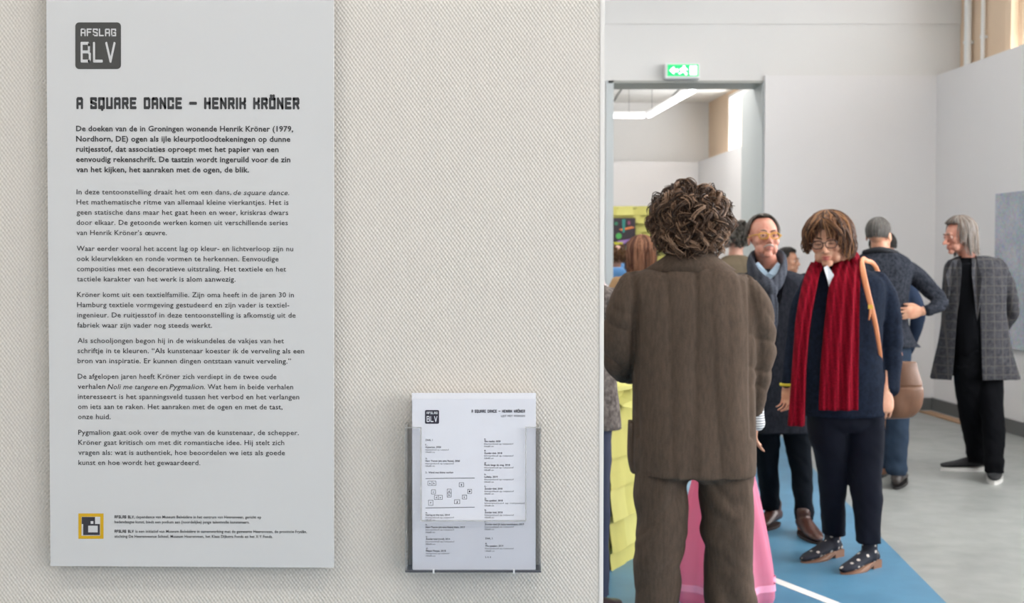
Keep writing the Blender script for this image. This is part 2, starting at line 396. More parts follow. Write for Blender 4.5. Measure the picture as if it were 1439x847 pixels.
# blocky display letters: strokes on a 4 x 6 grid
G = {
'A': [(0,0,0,5.4),(0,5.4,.5,6),(.5,6,3.5,6),(3.5,6,4,5.4),(4,5.4,4,0),(0,2.6,4,2.6)],
'F': [(0,0,0,6),(0,6,4,6),(0,3.2,3.2,3.2)], 'S': [(4,5,4,6),(4,6,0,6),(0,6,0,3.6),(0,3.6,4,2.4),(4,2.4,4,0),(4,0,0,0),(0,0,0,1)],
'L': [(0,6,0,0),(0,0,3.8,0)], 'G': [(4,4.6,4,6),(4,6,0,6),(0,6,0,0),(0,0,4,0),(4,0,4,2.8),(4,2.8,2.4,2.8)],
'B': [(0,0,0,6),(0,6,3.2,6),(3.2,6,3.6,5.5),(3.6,5.5,3.6,3.6),(3.6,3.6,3.1,3.1),(0,3.1,3.2,3.1),(3.3,3.1,4,2.4),(4,2.4,4,.6),(4,.6,3.5,0),(3.5,0,0,0)],
'V': [(0,6,2,0),(2,0,4,6)], 'Q': [(0,0,0,6),(0,6,4,6),(4,6,4,0),(4,0,0,0),(2,.6,2.6,-1.2)], 'U': [(0,6,0,0),(0,0,4,0),(4,0,4,6)],
'R': [(0,0,0,6),(0,6,3.6,6),(3.6,6,4,5.5),(4,5.5,4,3.2),(4,3.2,3.4,2.8),(0,2.8,3.4,2.8),(2.4,2.8,4,0)],
'E': [(0,0,0,6),(0,6,4,6),(0,3.1,3.4,3.1),(0,0,4,0)], 'D': [(0,0,0,6),(0,6,3.3,6),(3.3,6,4,5.3),(4,5.3,4,.7),(4,.7,3.3,0),(3.3,0,0,0)],
'N': [(0,0,0,6),(0,5.8,4,.4),(4,0,4,6)], 'C': [(4,4.4,4,6),(4,6,0,6),(0,6,0,0),(0,0,4,0),(4,0,4,1.6)], 'H': [(0,0,0,6),(4,0,4,6),(0,3.1,4,3.1)],
'I': [(0,0,0,6)], 'K': [(0,0,0,6),(4,6,4,4.4),(4,4.4,3,3.1),(0,3.1,3,3.1),(3,3.1,4,1.8),(4,1.8,4,0)], 'O': [(0,0,0,6),(0,6,4,6),(4,6,4,0),(4,0,0,0)],
'-': [(0,3,5,3)], ' ': [] }
G['o'] = G['O'] + [(.7,8,1.0,8),(3.0,8,3.3,8)]
def block_mesh(s, wgt=1.25, gap=1.5):
    bm = bmesh.new(); x = 0; h = wgt/2; e = 0
    for ch in s:
        for (ax, ay, bx_, by) in G[ch]:
            A = Vector((x+ax, ay, 0)); B = Vector((x+bx_, by, 0)); d = (B-A); d.normalize(); n = Vector((-d.y, d.x, 0))*h; A2 = A-d*h; B2_ = B+d*h
            c_ = h*.45                                        # clipped stroke ends give the rounded corners
            pts = [A2+d*c_-n, A2-n*.45, A2+n*.45, A2+d*c_+n, B2_-d*c_+n, B2_+n*.45, B2_-n*.45, B2_-d*c_-n]
            e += .004
            f = bm.faces.new([bm.verts.new((p.x, p.y*.121666+.073, e)) for p in pts])
        x += (0 if ch == 'I' else 5 if ch == '-' else 2.2 if ch == ' ' else 4) + wgt + gap*.75
    for v in bm.verts: v.co.x *= .13
    me = bpy.data.meshes.new('b'); bm.to_mesh(me); bm.free(); return me
def blockline(bm, s, px0, px1, base, cap, Y, ppm, slope=0, wgt=1.25):
    A = WP(px0, base, Y); B = WP(px1, base+slope*(px1-px0), Y)
    me = block_mesh(s, wgt); xs = [v.co.x for v in me.vertices]; x0, x1 = min(xs), max(xs)
    ex = (B-A)/(x1-x0); ez = UP*(cap/ppm/.876)
    vs = [bm.verts.new(A+ex*(v.co.x-x0)+ez*v.co.y+Vector((0, -v.co.z*.00005, 0))) for v in me.vertices]
    for p in me.polygons: bm.faces.new([vs[i] for i in p.vertices])
    bpy.data.meshes.remove(me)

# ------------------------------------------------------------------ poster board
YB = FW - .024                              # front face of the board
UP = Vector((-.0047*-1, 0, 1)).normalized()
PPM = FPX / YB
c1, c2, c3, c4 = WP(71, 795, YB), WP(468.5, 797.5, YB), WP(468.5, -90, YB), WP(64.3, -90, YB)
bm = bmesh.new(); poly(bm, [c1, c2, c3, c4], (0, .010, 0))
board = obj('information_board', bm, M_BOARD)
prop(board, 'tall grey-white exhibition text board hanging on the woven wallpaper', 'board')
for px, py in ((150, 60), (390, 60), (150, 740), (390, 740)):
    c = WP(px, py, YB); box('spacer', c.x-.02, c.x+.02, YB+.010, FW-.0005, c.z-.02, c.z+.02, M_WHITE, board)
YT = YB - .0004
SL = .005
# logo square
def rrect(px0, py0, px1, py1, r, Y, n=6):
    pts = []
    for cx_, cy_, a0 in ((px1-r, py0+r, -90), (px1-r, py1-r, 0), (px0+r, py1-r, 90), (px0+r, py0+r, 180)):
        for i in range(n+1):
            a = math.radians(a0 + 90*i/n); pts.append(WP(cx_+r*math.cos(a), cy_+r*math.sin(a), Y))
    return pts
bm = bmesh.new(); poly(bm, rrect(105.8, 31.4, 170, 97, 5.5, YT)); obj('logo_square', bm, M_LOGO, board)
bm = bmesh.new(); blockline(bm, 'AFSLAG', 113.2, 163.2, 50.7, 10.5, YT-.0003, PPM, SL, 1.35); blockline(bm, 'BLV', 113.4, 162.6, 88.2, 29.5, YT-.0003, PPM, SL, 1.0); obj('logo_lettering', bm, M_BOARD, board)
bm = bmesh.new()
blockline(bm, 'A SQUARE DANCE - HENRIK KRoNER', 107.2, 421, 152.4, 15, YT, PPM, SL*.3, 2.0); obj('title_lettering', bm, M_INK, board)
BODY = [
 (184.2, 14.37, 7.9, .024, [("De doeken van de in Groningen wonende Henrik Kröner (1979,", 107, 412), ("Nordhorn, DE) ogen als ijle kleurpotloodtekeningen op dunne", 107, 408), ("ruitjesstof, dat associaties oproept met het papier van een", 107, 391.5), ("eenvoudig rekenschrift. De tastzin wordt ingeruild voor de zin", 107, 408), ("van het kijken, het aanraken met de ogen, de blik.", 107, 350)]),
 (272.9, 14.3, 7.4, .009, [("In deze tentoonstelling draait het om een dans, ", 107.6, 325), ("Het mathematische ritme van allemaal kleine vierkantjes. Het is", 107.6, 405.5), ("geen statische dans maar het gaat heen en weer, kriskras dwars", 107.6, 405), ("door elkaar. De getoonde werken komen uit verschillende series", 107.6, 404.5), ("van Henrik Kröner’s œuvre.", 107.6, 234.5)]),
 (352.3, 14.3, 7.4, .009, [("Waar eerder vooral het accent lag op kleur- en lichtverloop zijn nu", 107.8, 412), ("ook kleurvlekken en ronde vormen te herkennen. Eenvoudige", 107.8, 391.5), ("composities met een decoratieve uitstraling. Het textiele en het", 108, 402), ("tactiele karakter van het werk is alom aanwezig.", 108.2, 331)]),
 (417.1, 14.3, 7.4, .009, [("Kröner komt uit een textielfamilie. Zijn oma heeft in de jaren 30 in", 108.3, 413), ("Hamburg textiele vormgeving gestudeerd en zijn vader is textiel-", 108.3, 406.5), ("ingenieur. De ruitjesstof in deze tentoonstelling is afkomstig uit de", 108.5, 415.5), ("fabriek waar zijn vader nog steeds werkt.", 108.6, 298)]),
 (481.7, 14.2, 7.4, .009, [("Als schooljongen begon hij in de wiskundeles de vakjes van het", 109, 399), ("schriftje in te kleuren. “Als kunstenaar koester ik de verveling als een", 109, 427.5), ("bron van inspiratie. Er kunnen dingen ontstaan vanuit verveling.”", 109, 409)]),
 (532.0, 14.15, 7.4, .009, [("De afgelopen jaren heeft Kröner zich verdiept in de twee oude", 109.3, 388.5), ("verhalen ", 109.3, 148), ("interesseert is het spanningsveld tussen het verbod en het verlangen", 109.4, 420.5), ("om iets aan te raken. Het aanraken met de ogen en met de tast,", 109.5, 397), ("onze huid.", 109.6, 155.5)]),
 (610.6, 14.15, 7.4, .009, [("Pygmalion gaat ook over de mythe van de kunstenaar, de schepper.", 110, 420), ("Kröner gaat kritisch om met dit romantische idee. Hij stelt zich", 110, 399.5), ("vragen als: wat is authentiek, hoe beoordelen we iets als goede", 110, 400.5), ("kunst en hoe wordt het gewaardeerd.", 110.2, 281.5)]),
]
for base, pitch, cap, off, lines in BODY:
    bm = bmesh.new()
    for i, (s, x0, x1) in enumerate(lines):
        textline(bm, s, x0, x1, base+pitch*i, cap, YT, PPM, SL*.35, off)
    if s.startswith('van Henrik'): textline(bm, 'de square dance.', 328, 406.5, base+1, cap, YT, PPM, SL*.35, off, .22)
    if s.startswith('onze'):
        for t, x0, x1, sh in (('Noli me tangere', 151, 221.8, .22), ('en', 224.5, 235, 0), ('Pygmalion', 238, 286, .22), ('. Wat hem in beide verhalen', 286.5, 412, 0)):
            textline(bm, t, x0, x1, base+pitch+.4, cap, YT, PPM, SL*.35, off, sh)
    obj('text_paragraph', bm, M_INK, board)
bm = bmesh.new()
for s, x0, x1, y in ((', dependance van Museum Belvédère in het centrum van Heerenveen, gericht op', 188.5, 367, 728.0), ('hedendaagse kunst, biedt een podium aan (noordelijke) jonge talentvolle kunstenaars.', 161, 350.7, 735), ('is een initiatief van Museum Belvédère in samenwerking met de gemeente Heerenveen, de provincie Fryslân,', 190.3, 431.3, 748.2), ('stichting De Heerenveense School, Museum Heerenveen, het Klaas Dijkstra Fonds en het X·Y Fonds.', 161, 383.4, 755.2)):
    textline(bm, s, x0, x1, y, 4.2, YT, PPM, SL*.4, .014)
blockline(bm, 'AFSLAG BLV', 161, 187.8, 728, 4.0, YT, PPM, SL, 1.7); blockline(bm, 'AFSLAG BLV', 161, 187.8, 748.2, 4.0, YT, PPM, SL, 1.7)
obj('small_print', bm, M_INK, board)
# yellow square emblem
def pq(bm, x0, y0, x1, y1, Y): 
    f = lambda x, y: (110.2 + (x-172)/3.426, 721.2 + (y-141)/3.426)
    a, b = f(x0, y0), f(x1, y1); poly(bm, [WP(a[0], a[1], Y), WP(a[0], b[1], Y), WP(b[0], b[1], Y), WP(b[0], a[1], Y)])
bm = bmesh.new(); pq(bm, 172, 141, 293, 263, YT); em = obj('emblem', bm, mat('emblem_yellow', srgb(214, 168, 16), .5), board)
bm = bmesh.new(); pq(bm, 187, 157, 277, 248, YT-.0003); obj('emblem_field', bm, M_BOARD, em)
bm = bmesh.new(); pq(bm, 188, 158, 252, 192, YT-.0006); pq(bm, 195, 192, 275, 245, YT-.0006); obj('emblem_dark_shape', bm, mat('emblem_dark', srgb(52, 50, 58), .5), em)
bm = bmesh.new(); pq(bm, 231, 178, 244, 191, YT-.0009); pq(bm, 219, 200, 265, 232, YT-.0009); pq(bm, 187, 192, 195, 200, YT-.0009); obj('emblem_light_shape', bm, M_BOARD, em)

# ------------------------------------------------------------------ leaflet holder and leaflets
M_ACR, _N, _L, _b = node_mat('clear_acrylic', .05)
_N.remove(_b); _t = _N.new('ShaderNodeBsdfTransparent'); _t.inputs[0].default_value = (.965, .968, .975, 1); _g = _N.new('ShaderNodeBsdfGlossy'); _g.inputs['Roughness'].default_value = .08
_mx = _N.new('ShaderNodeMixShader'); _mx.inputs[0].default_value = .06
_L.new(_t.outputs[0], _mx.inputs[1]); _L.new(_g.outputs[0], _mx.inputs[2]); _L.new(_mx.outputs[0], _N['Material Output'].inputs[0])
M_ACRE = mat('acrylic_edge', srgb(200, 198, 194), .6, alpha=.35, spec=.1)
M_ACRD = mat('acrylic_dark_edge', srgb(92, 92, 98), .5, alpha=.85)
YH = FW - .042                      # front sheet of the holder
hold = empty('leaflet_holder', WP(665, 803, FW), 'clear wall-mounted acrylic leaflet holder right of the text board', 'holder')
def inpar(o, p):
    o.parent = p; o.matrix_parent_inverse = p.matrix_basis.inverted(); return o
def hb(name, px0, px1, py0, py1, ya, yb, m):
    a, b = WP(px0, py1, (ya if ya < yb else yb)), WP(px1, py0, (ya if ya < yb else yb))
    return inpar(box(name, a.x, b.x, ya, yb, a.z, b.z, m), hold)
hb('back_panel', 569.5, 760, 600, 803, FW-.003, FW-.001, M_ACR)
bm = bmesh.new()                    # U shaped front with a cut-out
def hbb(px0, px1, py0, py1, mi=0):
    a, b = WP(px0, py1, YH), WP(px1, py0, YH); bx(bm, a.x, b.x, YH-.002, YH, a.z, b.z, mi)
hbb(569.5, 592, 601, 731); hbb(738, 760.5, 601, 731); hbb(569.5, 760.5, 731, 803)
inpar(obj('front_panel', bm, M_ACR), hold)
for side, (u0, u1) in enumerate(((569, 571.5), (758, 760.5))):
    hb('side_panel', u0, u1, 597 if 1 else 0, 803, YH, FW-.003, M_ACRE)
hb('rim', 590.5, 592.5, 601, 731, YH-.0025, YH+.0005, M_ACRE); hb('rim', 738, 739.6, 601, 731, YH-.0025, YH+.0005, M_ACRE); hb('rim', 592, 739, 731, 732.6, YH-.0025, YH+.0005, M_ACRE)
hb('rim', 569.5, 592, 600, 601.5, YH-.0025, YH+.0005, M_ACRE); hb('rim', 738, 760.5, 600, 601.5, YH-.0025, YH+.0005, M_ACRE)
hb('base_panel', 569.5, 760.5, 801.6, 804.3, YH-.002, FW-.003, M_ACRD)
hb('tab', 608, 610.5, 800, 805.5, YH-.004, YH-.002, M_WHITE); hb('tab', 721, 723.5, 800, 805.5, YH-.004, YH-.002, M_WHITE)
M_LEAF = mat('leaflet_paper', srgb(226, 226, 234), .7); M_LEAFB = mat('white_paper', srgb(236, 238, 246), .7)
YL = YH + .004; PL = FPX / YL
def sheet(px0, px1, py0, py1, Y, m, lab, dz=0):
    a, b = WP(px0, py1, Y), WP(px1, py0, Y)
    bm = bmesh.new(); bx(bm, a.x, b.x, Y, Y+.0012, a.z, b.z)
    o = obj('leaflet', bm, m); return prop(o, lab, 'leaflet', None)
leaf = sheet(580, 752.5, 560.3, 801, YL, M_LEAF, 'frontmost printed leaflet with wall plan, standing in the acrylic holder')
M_SHEETS = 9
for i in range(M_SHEETS):
    o = sheet(579.6 - .12*(i % 3), 753 - .2*(i % 2), 559.6 - i*.95, 801, YL + .003*(i+1), M_LEAFB, 'white leaflet stacked behind the front sheet, only its top edge showing')
    o['group'] = 'leaflets stacked behind the front one'
YP = YL - .0004
UP = Vector((.0, 0, 1))
bm = bmesh.new(); poly(bm, rrect(597.3, 576, 617, 595.2, 1.8, YP)); obj('logo_square', bm, M_INK2, leaf)
bm = bmesh.new(); blockline(bm, 'AFSLAG', 599.5, 614.8, 581.6, 3.2, YP-.0003, PL, 0, 1.3); blockline(bm, 'BLV', 599.6, 614.6, 592.8, 8.6, YP-.0003, PL, 0, 1.0); obj('logo_lettering', bm, M_LEAFB, leaf)
bm = bmesh.new(); blockline(bm, 'A SQUARE DANCE - HENRIK KRoNER', 662.5, 737.8, 579.6, 4.0, YP, PL, 0, 1.6); textline(bm, 'LIJST MET WERKEN', 704, 737.6, 585.6, 2.9, YP, PL, 0, 0)
obj('title_lettering', bm, M_INK2, leaf)
bm = bmesh.new()
med = 'kleurpotlood op ruitjesstof'
def entry(x, y, num, title, w, wm=41, dims='100x80 cm', wd=13):
    textline(bm, num, x, x+2.4*len(num)*.6, y, 2.2, YP, PL, 0, .02)
    textline(bm, title, x, x+w, y+3.6, 2.5, YP, PL, 0, .022)
    textline(bm, med, x, x+wm, y+7.1, 2.2, YP, PL, 0, .0)
    textline(bm, dims, x, x+wd, y+10.6, 2.2, YP, PL, 0, .0)
textline(bm, 'ZAAL 1', 597.6, 608, 619.2, 2.6, YP, PL, 0, .02)
entry(597.8, 625.6, '1.', 'Hyperion, 2020', 22, 33); entry(597.8, 645, '2.', 'Herr Tennis (als eine Reise), 2020', 48.5, 40)
textline(bm, '3.  Wand met kleine werken', 598, 637, 664.8, 2.6, YP, PL, 0, .02)
entry(598, 720.8, 'a.', 'Staring at the sun, 2014', 34, 40)
entry(598.2, 738, 'b.', 'Herr Tennis (als eine Reise) klein, 2019', 55, 40); entry(598.4, 754.6, 'c.', 'Zonder titel (rood), 2014', 34, 40); entry(598.6, 771.2, 'd.', 'Flippo Flopps, 2018', 28, 33)
for k, (n, t, w_) in enumerate((('e.', 'The reader, 2020', 23), ('f.', 'Zonder titel, 2018', 25), ('g.', 'Picnic langs de weg, 2018', 36), ('h.', 'Lullaby, 2019', 18.5), ('i.', 'Zonder titel, 2018', 25), ('j.', 'The speaker, 2018', 25.5), ('k.', 'Zonder titel, 2018', 25), ('l.', 'Zonder titel (A hairy handshake), 2019', 55))):
    entry(680.4+.12*k, 617.4+16.65*k, n, t, w_, 41 if n != 'j.' else 56.5)
textline(bm, 'ZAAL 2', 681.6, 692.4, 757.4, 2.6, YP, PL, 0, .02); entry(681.8, 764.3, '4.', 'The speaker, 2019', 25.5, 40); textline(bm, '5. 6. 6', 681.8, 690, 783.6, 2.5, YP, PL, 0, .02)
obj('printed_list', bm, M_INK2, leaf)
bm = bmesh.new()
def rule(x0, y0, x1, y1, t=.5):
    A, B = WP(x0, y0, YP), WP(x1, y1, YP); d = (B-A).normalized(); n = Vector((-d.z, 0, d.x))*t/2/PL; poly(bm, [A+n, A-n, B-n, B+n])
rule(598, 672.2, 667, 671.4, .7); rule(598, 713.5, 667, 712.4, .7)
for x0, y0, x1, y1, n in ((601.2, 675.8, 607, 681.8, 'a'), (607, 675.8, 612.7, 681.8, 'b'), (645.3, 678, 651.7, 683.8, 'i'), (606.2, 688, 612, 694, 'c'), (628.4, 687, 634, 692.5, 'g'), (628.4, 692.5, 634, 698.2, 'h'), (657.2, 687.3, 662.8, 693.2, 'l'), (610.3, 695.8, 616, 701.6, 'd'), (616, 695.8, 621.6, 701.6, 'e'), (649.7, 695.4, 655.8, 701, 'k'), (602.2, 702.5, 608.5, 709.8, 'f'), (638.5, 702, 646, 707.7, 'j')):
    rule(x0, y0, x1, y0); rule(x0, y1, x1, y1); rule(x0, y0, x0, y1); rule(x1, y0, x1, y1)
    xm = (x0+x1)/2; textline(bm, n, xm-1, xm+.9, (y0+y1)/2+1.1, 2.4, YP, PL, 0, .02)
obj('printed_plan', bm, M_INK2, leaf)

# ------------------------------------------------------------------ exit sign
M_GRN = mat('sign_green', srgb(10, 160, 90), .4, emit=srgb(20, 190, 110), estr=1.0); M_SW = mat('sign_white', (1, 1, 1), .4, emit=(.95, 1, .96), estr=1.5)
ys = BACK - .13; a, b = WP(934.5, 110, ys), WP(984, 88.3, ys)
sign = empty('exit_sign', ((a.x+b.x)/2, BACK, a.z), 'lit green emergency exit sign with white pictograms above the opening', 'sign')
inpar(box('sign_case', a.x, b.x, ys, BACK, a.z, b.z, M_WHITE, None, .008), sign)
a, b = WP(938, 107, ys-.002), WP(981.5, 90.5, ys-.002)
face = inpar(box('sign_face', a.x, b.x, ys-.003, ys, a.z, b.z, M_GRN), sign)
bm = bmesh.new(); Yq = ys - .004
def pp(L_): poly(bm, [WP(939 + x*42, 91 + y*15.6, Yq) for x, y in L_], (0, -.001, 0))
pp([(.04,.5),(.2,.12),(.2,.36),(.34,.36),(.34,.64),(.2,.64),(.2,.88)][::-1])                          # arrow
pp([(.72,.08),(.96,.08),(.96,.92),(.72,.92)])                                                        # doorway
pp([(.49,.08),(.57,.08),(.57,.24),(.49,.24)]); pp([(.44,.28),(.60,.28),(.66,.46),(.62,.5),(.56,.42),(.55,.56),(.64,.72),(.62,.92),(.56,.92),(.56,.76),(.48,.64),(.44,.78),(.36,.84),(.34,.76),(.40,.7),(.45,.45),(.40,.5),(.37,.46)])   # runner
inpar(obj('pictogram', bm, M_SW), sign)

# ------------------------------------------------------------------ grey canvas on the right partition
def canvas():
    m, N, L, b = node_mat('pale_grey_canvas', .9)
    tc = N.new('ShaderNodeTexCoord'); n = N.new('ShaderNodeTexNoise'); n.inputs['Scale'].default_value = 4; n.inputs['Detail'].default_value = 8; L.new(tc.outputs['Object'], n.inputs['Vector'])
    rp = N.new('ShaderNodeValToRGB'); e = rp.color_ramp.elements; e[0].position = .3; e[0].color = (*srgb(160, 168, 182), 1); e[1].position = .7; e[1].color = (*srgb(190, 192, 198), 1)
    v = N.new('ShaderNodeTexVoronoi'); v.inputs['Scale'].default_value = 60; L.new(tc.outputs['Object'], v.inputs['Vector'])
    mx = N.new('ShaderNodeMix'); mx.data_type = 'RGBA'; mx.blend_type = 'SOFT_LIGHT'; mx.inputs['Factor'].default_value = .3
    L.new(n.outputs[0], rp.inputs[0]); L.new(rp.outputs[0], mx.inputs['A']); L.new(v.outputs['Color'], mx.inputs['B']); L.new(mx.outputs['Result'], b.inputs['Base Color'])
    return m
# where the ray through the canvas' left edge meets the partition
def hit(px, off=0):
    v = (WP(px, 365, 1) - CAM); k = v.x / v.y; return (4.22 + .0674*BACK - off) / (k + .0674)
yl = hit(1398.5, .04); zt, zb = WP(1398, 272.5, yl).z, WP(1425, 490, hit(1425, .04)).z
cv = bmesh.new(); ye = yl - 1.35
poly(cv, [(part_x(ye)-.045, ye, zb), (part_x(yl)-.045, yl, zb), (part_x(yl)-.003, yl, zb), (part_x(ye)-.003, ye, zb)], (0, 0, zt-zb))
prop(obj('canvas_painting', cv, canvas()), 'pale blue-grey canvas hanging on the right partition wall', 'painting')

# ------------------------------------------------------------------ yellow paper covered wall, picture, plinth
M_YEL = mat('yellow_paper', srgb(204, 198, 112), .8, noise_amt=.10, nscale=9, stretch=(1, 1, .25)); M_YEL2 = mat('yellow_paper_light', srgb(208, 203, 120), .8, noise_amt=.08, nscale=6)
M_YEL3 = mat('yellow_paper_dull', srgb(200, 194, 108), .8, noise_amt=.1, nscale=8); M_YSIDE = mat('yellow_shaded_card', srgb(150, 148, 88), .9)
YW = 15.0
yx0, yx1, yz = .30, WP(936, 400, YW).x, WP(900, 289.5, YW).z
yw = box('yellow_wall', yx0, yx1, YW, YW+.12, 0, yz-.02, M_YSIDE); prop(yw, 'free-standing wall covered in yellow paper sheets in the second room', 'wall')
sheet_me = []
for k, m in enumerate((M_YEL, M_YEL2, M_YEL3)):
    bm = bmesh.new()
    w_, h_ = .098, .108                    # one slightly curled sheet
    V = [[bm.verts.new((x, -.002 - .020*(1-t)**2*(1 if k else .5), -h_*(1-t))) for x in (-w_, -w_/3, w_/3, w_)] for t in (0, .35, .7, 1)]
    for r0, r1 in zip(V, V[1:]):
        for i in range(3): bm.faces.new((r0[i], r0[i+1], r1[i+1], r1[i]))
    for v in bm.verts: v.co.y -= .004*math.sin(v.co.x*20)
    me = bpy.data.meshes.new('paper_sheet'); bm.to_mesh(me); bm.free(); me.materials.append(m); me.shade_smooth(); sheet_me.append(me)
rw = random.Random(3)
def put_sheet(loc, rz, parent, sx=1, sz=1):
    o = bpy.data.objects.new('paper_sheet', rw.choice(sheet_me)); COL.objects.link(o); o.location = loc; o.rotation_euler = (0, rw.uniform(-.03, .03), rz); o.scale = (sx, 1, sz)
    o.parent = parent; return o
nx = int((yx1-yx0)/.19); zc = yz
row = 0
while zc > 1.0:
    for i in range(nx+1):
        x = yx0 + .095 + (i + (row % 2)*.5)*.19
        if x + .06 < yx1: put_sheet((x, YW - .004*(row % 2), zc), 0, yw)
    zc -= .098; row += 1
# picture in front of the yellow wall
yp = YW - .06; a, b = WP(855, 392, yp), WP(893, 306, yp)
pic = box('abstract_picture', a.x-.25, b.x, yp, yp+.035, a.z-.05, b.z, mat('picture_dark', srgb(62, 52, 60), .5, noise_amt=.3, nscale=8))
prop(pic, 'dark abstract picture with bright coloured shapes on the yellow wall', 'painting')
def blob2(pts, col, k, nm='painted_shape'):
    bm = bmesh.new(); poly(bm, [WP(x, y, yp-.002-.0006*k) for x, y in pts], (0, .0015, 0)); obj(nm, bm, mat(nm, srgb(*col), .5), pic)
def disc(cx_, cy_, r, rr=None): return [(cx_+r*math.cos(t*PI/8), cy_+(rr or r)*math.sin(t*PI/8)) for t in range(16)]
blob2(disc(869.5, 331.5, 4.2), (84, 178, 92), 1); blob2(disc(866, 314, 2.6), (60, 130, 100), 2); blob2([(870, 322), (888, 318), (892, 320), (873, 324)], (236, 140, 80), 3)
blob2([(862, 342), (870, 338), (882, 336.5), (886, 335), (878, 342), (866, 344)], (160, 120, 190), 4); blob2([(862, 340), (876, 340), (874, 344), (864, 343.5)], (208, 206, 50), 5)
blob2([(874, 308), (879, 308), (878, 326), (875, 327)], (50, 140, 130), 6); blob2([(880, 346), (884, 344), (882, 352), (878, 353)], (50, 160, 110), 7); blob2(disc(884, 313, 2, 3), (150, 80, 110), 8); blob2([(857, 330), (861, 330), (860, 346), (857, 346)], (130, 50, 70), 9)
# the yellow paper covered plinth near the left edge
s_ = fp(856, 803); e_ = fp(905, 772); ddv = (e_-s_); ddv.z = 0; ddv.normalize(); L_ = .62; rzp = math.atan2(ddv.y, ddv.x)
plinth = empty('paper_covered_plinth', s_, 'plinth covered with overlapping yellow paper sheets beside the brown suit', 'plinth'); plinth.rotation_euler[2] = rzp
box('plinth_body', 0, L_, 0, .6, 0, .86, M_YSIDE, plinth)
for r_ in range(6):
    for i in range(4):
        o = put_sheet((.09 + i*.165, -.004 - .002*(r_ % 2), .87 - r_*.152), 0, plinth, .92, 1.62)
        if r_ == 5: o.scale[2] = 1.0
for i in range(4):
    for j in range(4):
        o = put_sheet((.09+i*.165, .06+j*.15, .868), 0, plinth, .9, 1.4); o.rotation_euler = (-PI/2+rw.uniform(-.1, .02), 0, rw.uniform(-.2, .2))
bm = bmesh.new(); poly(bm, [(.02, -.06, .80), (.12, -.08, .78), (.22, -.06, .81), (.30, .02, .93), (.2, .12, .90), (.06, .1, .88)], (0, .004, .004)); obj('folded_sheet', bm, M_YEL2, plinth)

# ------------------------------------------------------------------ people
def skin(name, c, lips=None):
    m = mat(name, c, .5, noise_amt=.12, nscale=25, col2=(c[0]*.92, c[1]*.74, c[2]*.70)); return m
SK_PALE = skin('skin_light', srgb(214, 170, 150)); SK_RED = skin('skin_ruddy', srgb(206, 150, 130)); SK_WARM = skin('skin_warm', srgb(208, 160, 132))
M_LIPS = mat('lips', srgb(186, 96, 92), .45); M_LIPD = mat('lips_dull', srgb(168, 104, 94), .5)
M_EYEW = mat('eye_white', srgb(220, 216, 210), .2); M_IRIS = mat('iris', srgb(52, 44, 40), .15)
def hair_mats(name, *cols): return [mat(name + '_%s' % 'abcdef'[i], srgb(*c), .5, spec=.28) for i, c in enumerate(cols)]

class Fig:
    def __init__(s, label, px, Y, name='person'):
        s.px, s.Y = px, Y; p = WP(px, 365, Y); s.o = Vector((p.x, Y, 0))
        s.root = empty(name, s.o, label, 'person'); s.root['group'] = 'visitors in the exhibition'
    def j(s, px, py, dy=0):
        p = WP(px, py, s.Y + dy) - s.o; return (p.x, dy, p.z)
    def s(s): return FPX / s.Y
    def rings(s, L, hdef=None):
        """rows (py, px0, px1, half depth, dy) -> hrings stations"""
        out = []
        for r in L:
            py, a, b, hd = r[:4]; dy = r[4] if len(r) > 4 else 0
            A, B = s.j(a, py, dy), s.j(b, py, dy); out.append((A[2], (A[0]+B[0])/2, dy, abs(B[0]-A[0])/2, hd))
        return out
    def t(s, L):
        """rows (px, py, dy, ra, rb)"""
        return [(*s.j(a, b, dy), ra, rb) for a, b, dy, ra, rb in L]
    def add(s, name, me, mats, parent=None, label=None):
        o = link(name, me, mats, parent or s.root, True)
        if label: o['label'] = label
        return o

def Rot(yaw=0, pitch=0, roll=0):
    """face looks along -Y at yaw 0; yaw turns it to +X (image right); pitch>0 looks down; roll>0 tips to image right"""
    return Matrix.Rotation(yaw, 3, 'Z') @ Matrix.Rotation(pitch, 3, 'X') @ Matrix.Rotation(roll, 3, 'Y')
def head_shape(bm, c, R, k=1.0, nose=1.0, jaw=1.0, ears=True):
    C = Vector(c)
    def E(p, r, rr=None):
        M = R @ (rr or Matrix.Identity(3)); ellipsoid(bm, C + R @ (Vector(p)*k), tuple(a*k for a in r), M)
    E((0, .016, .030), (.075, .094, .086)); E((0, -.018, .004), (.066, .072, .096)); E((0, -.030, -.055), (.053*jaw, .056, .052))
    E((0, -.074, -.098), (.023*jaw, .019, .017))
    for s in (-1, 1):
        E((s*.043, -.056, -.026), (.024, .024, .024)); E((s*.029, -.084, .020), (.024, .011, .0075))
        E((s*.036, -.05, -.066), (.022*jaw, .03, .03))
        E((s*.0125, -.098, -.040), (.0085, .010, .008))
        if ears: E((s*.077, .010, -.012), (.007, .018, .032), Matrix.Rotation(s*.25, 3, 'Z') @ Matrix.Rotation(-.15, 3, 'X'))
    P = [(0, -.083, .016, .008, .010), (0, -.093, -.004, .009, .010), (0, -.105*nose**.3, -.024, .011, .011), (0, -.113*nose, -.036, .012, .010)]
    P = [(*(C + R @ (Vector(p[:3])*k)), p[3]*k, p[4]*k) for p in P]; tube(bm, P, n=10, k=3, ref=tuple(R @ Vector((1, 0, 0))))
    E((0, -.089, -.064), (.023, .010, .0055)); E((0, -.087, -.074), (.019, .010, .0065))
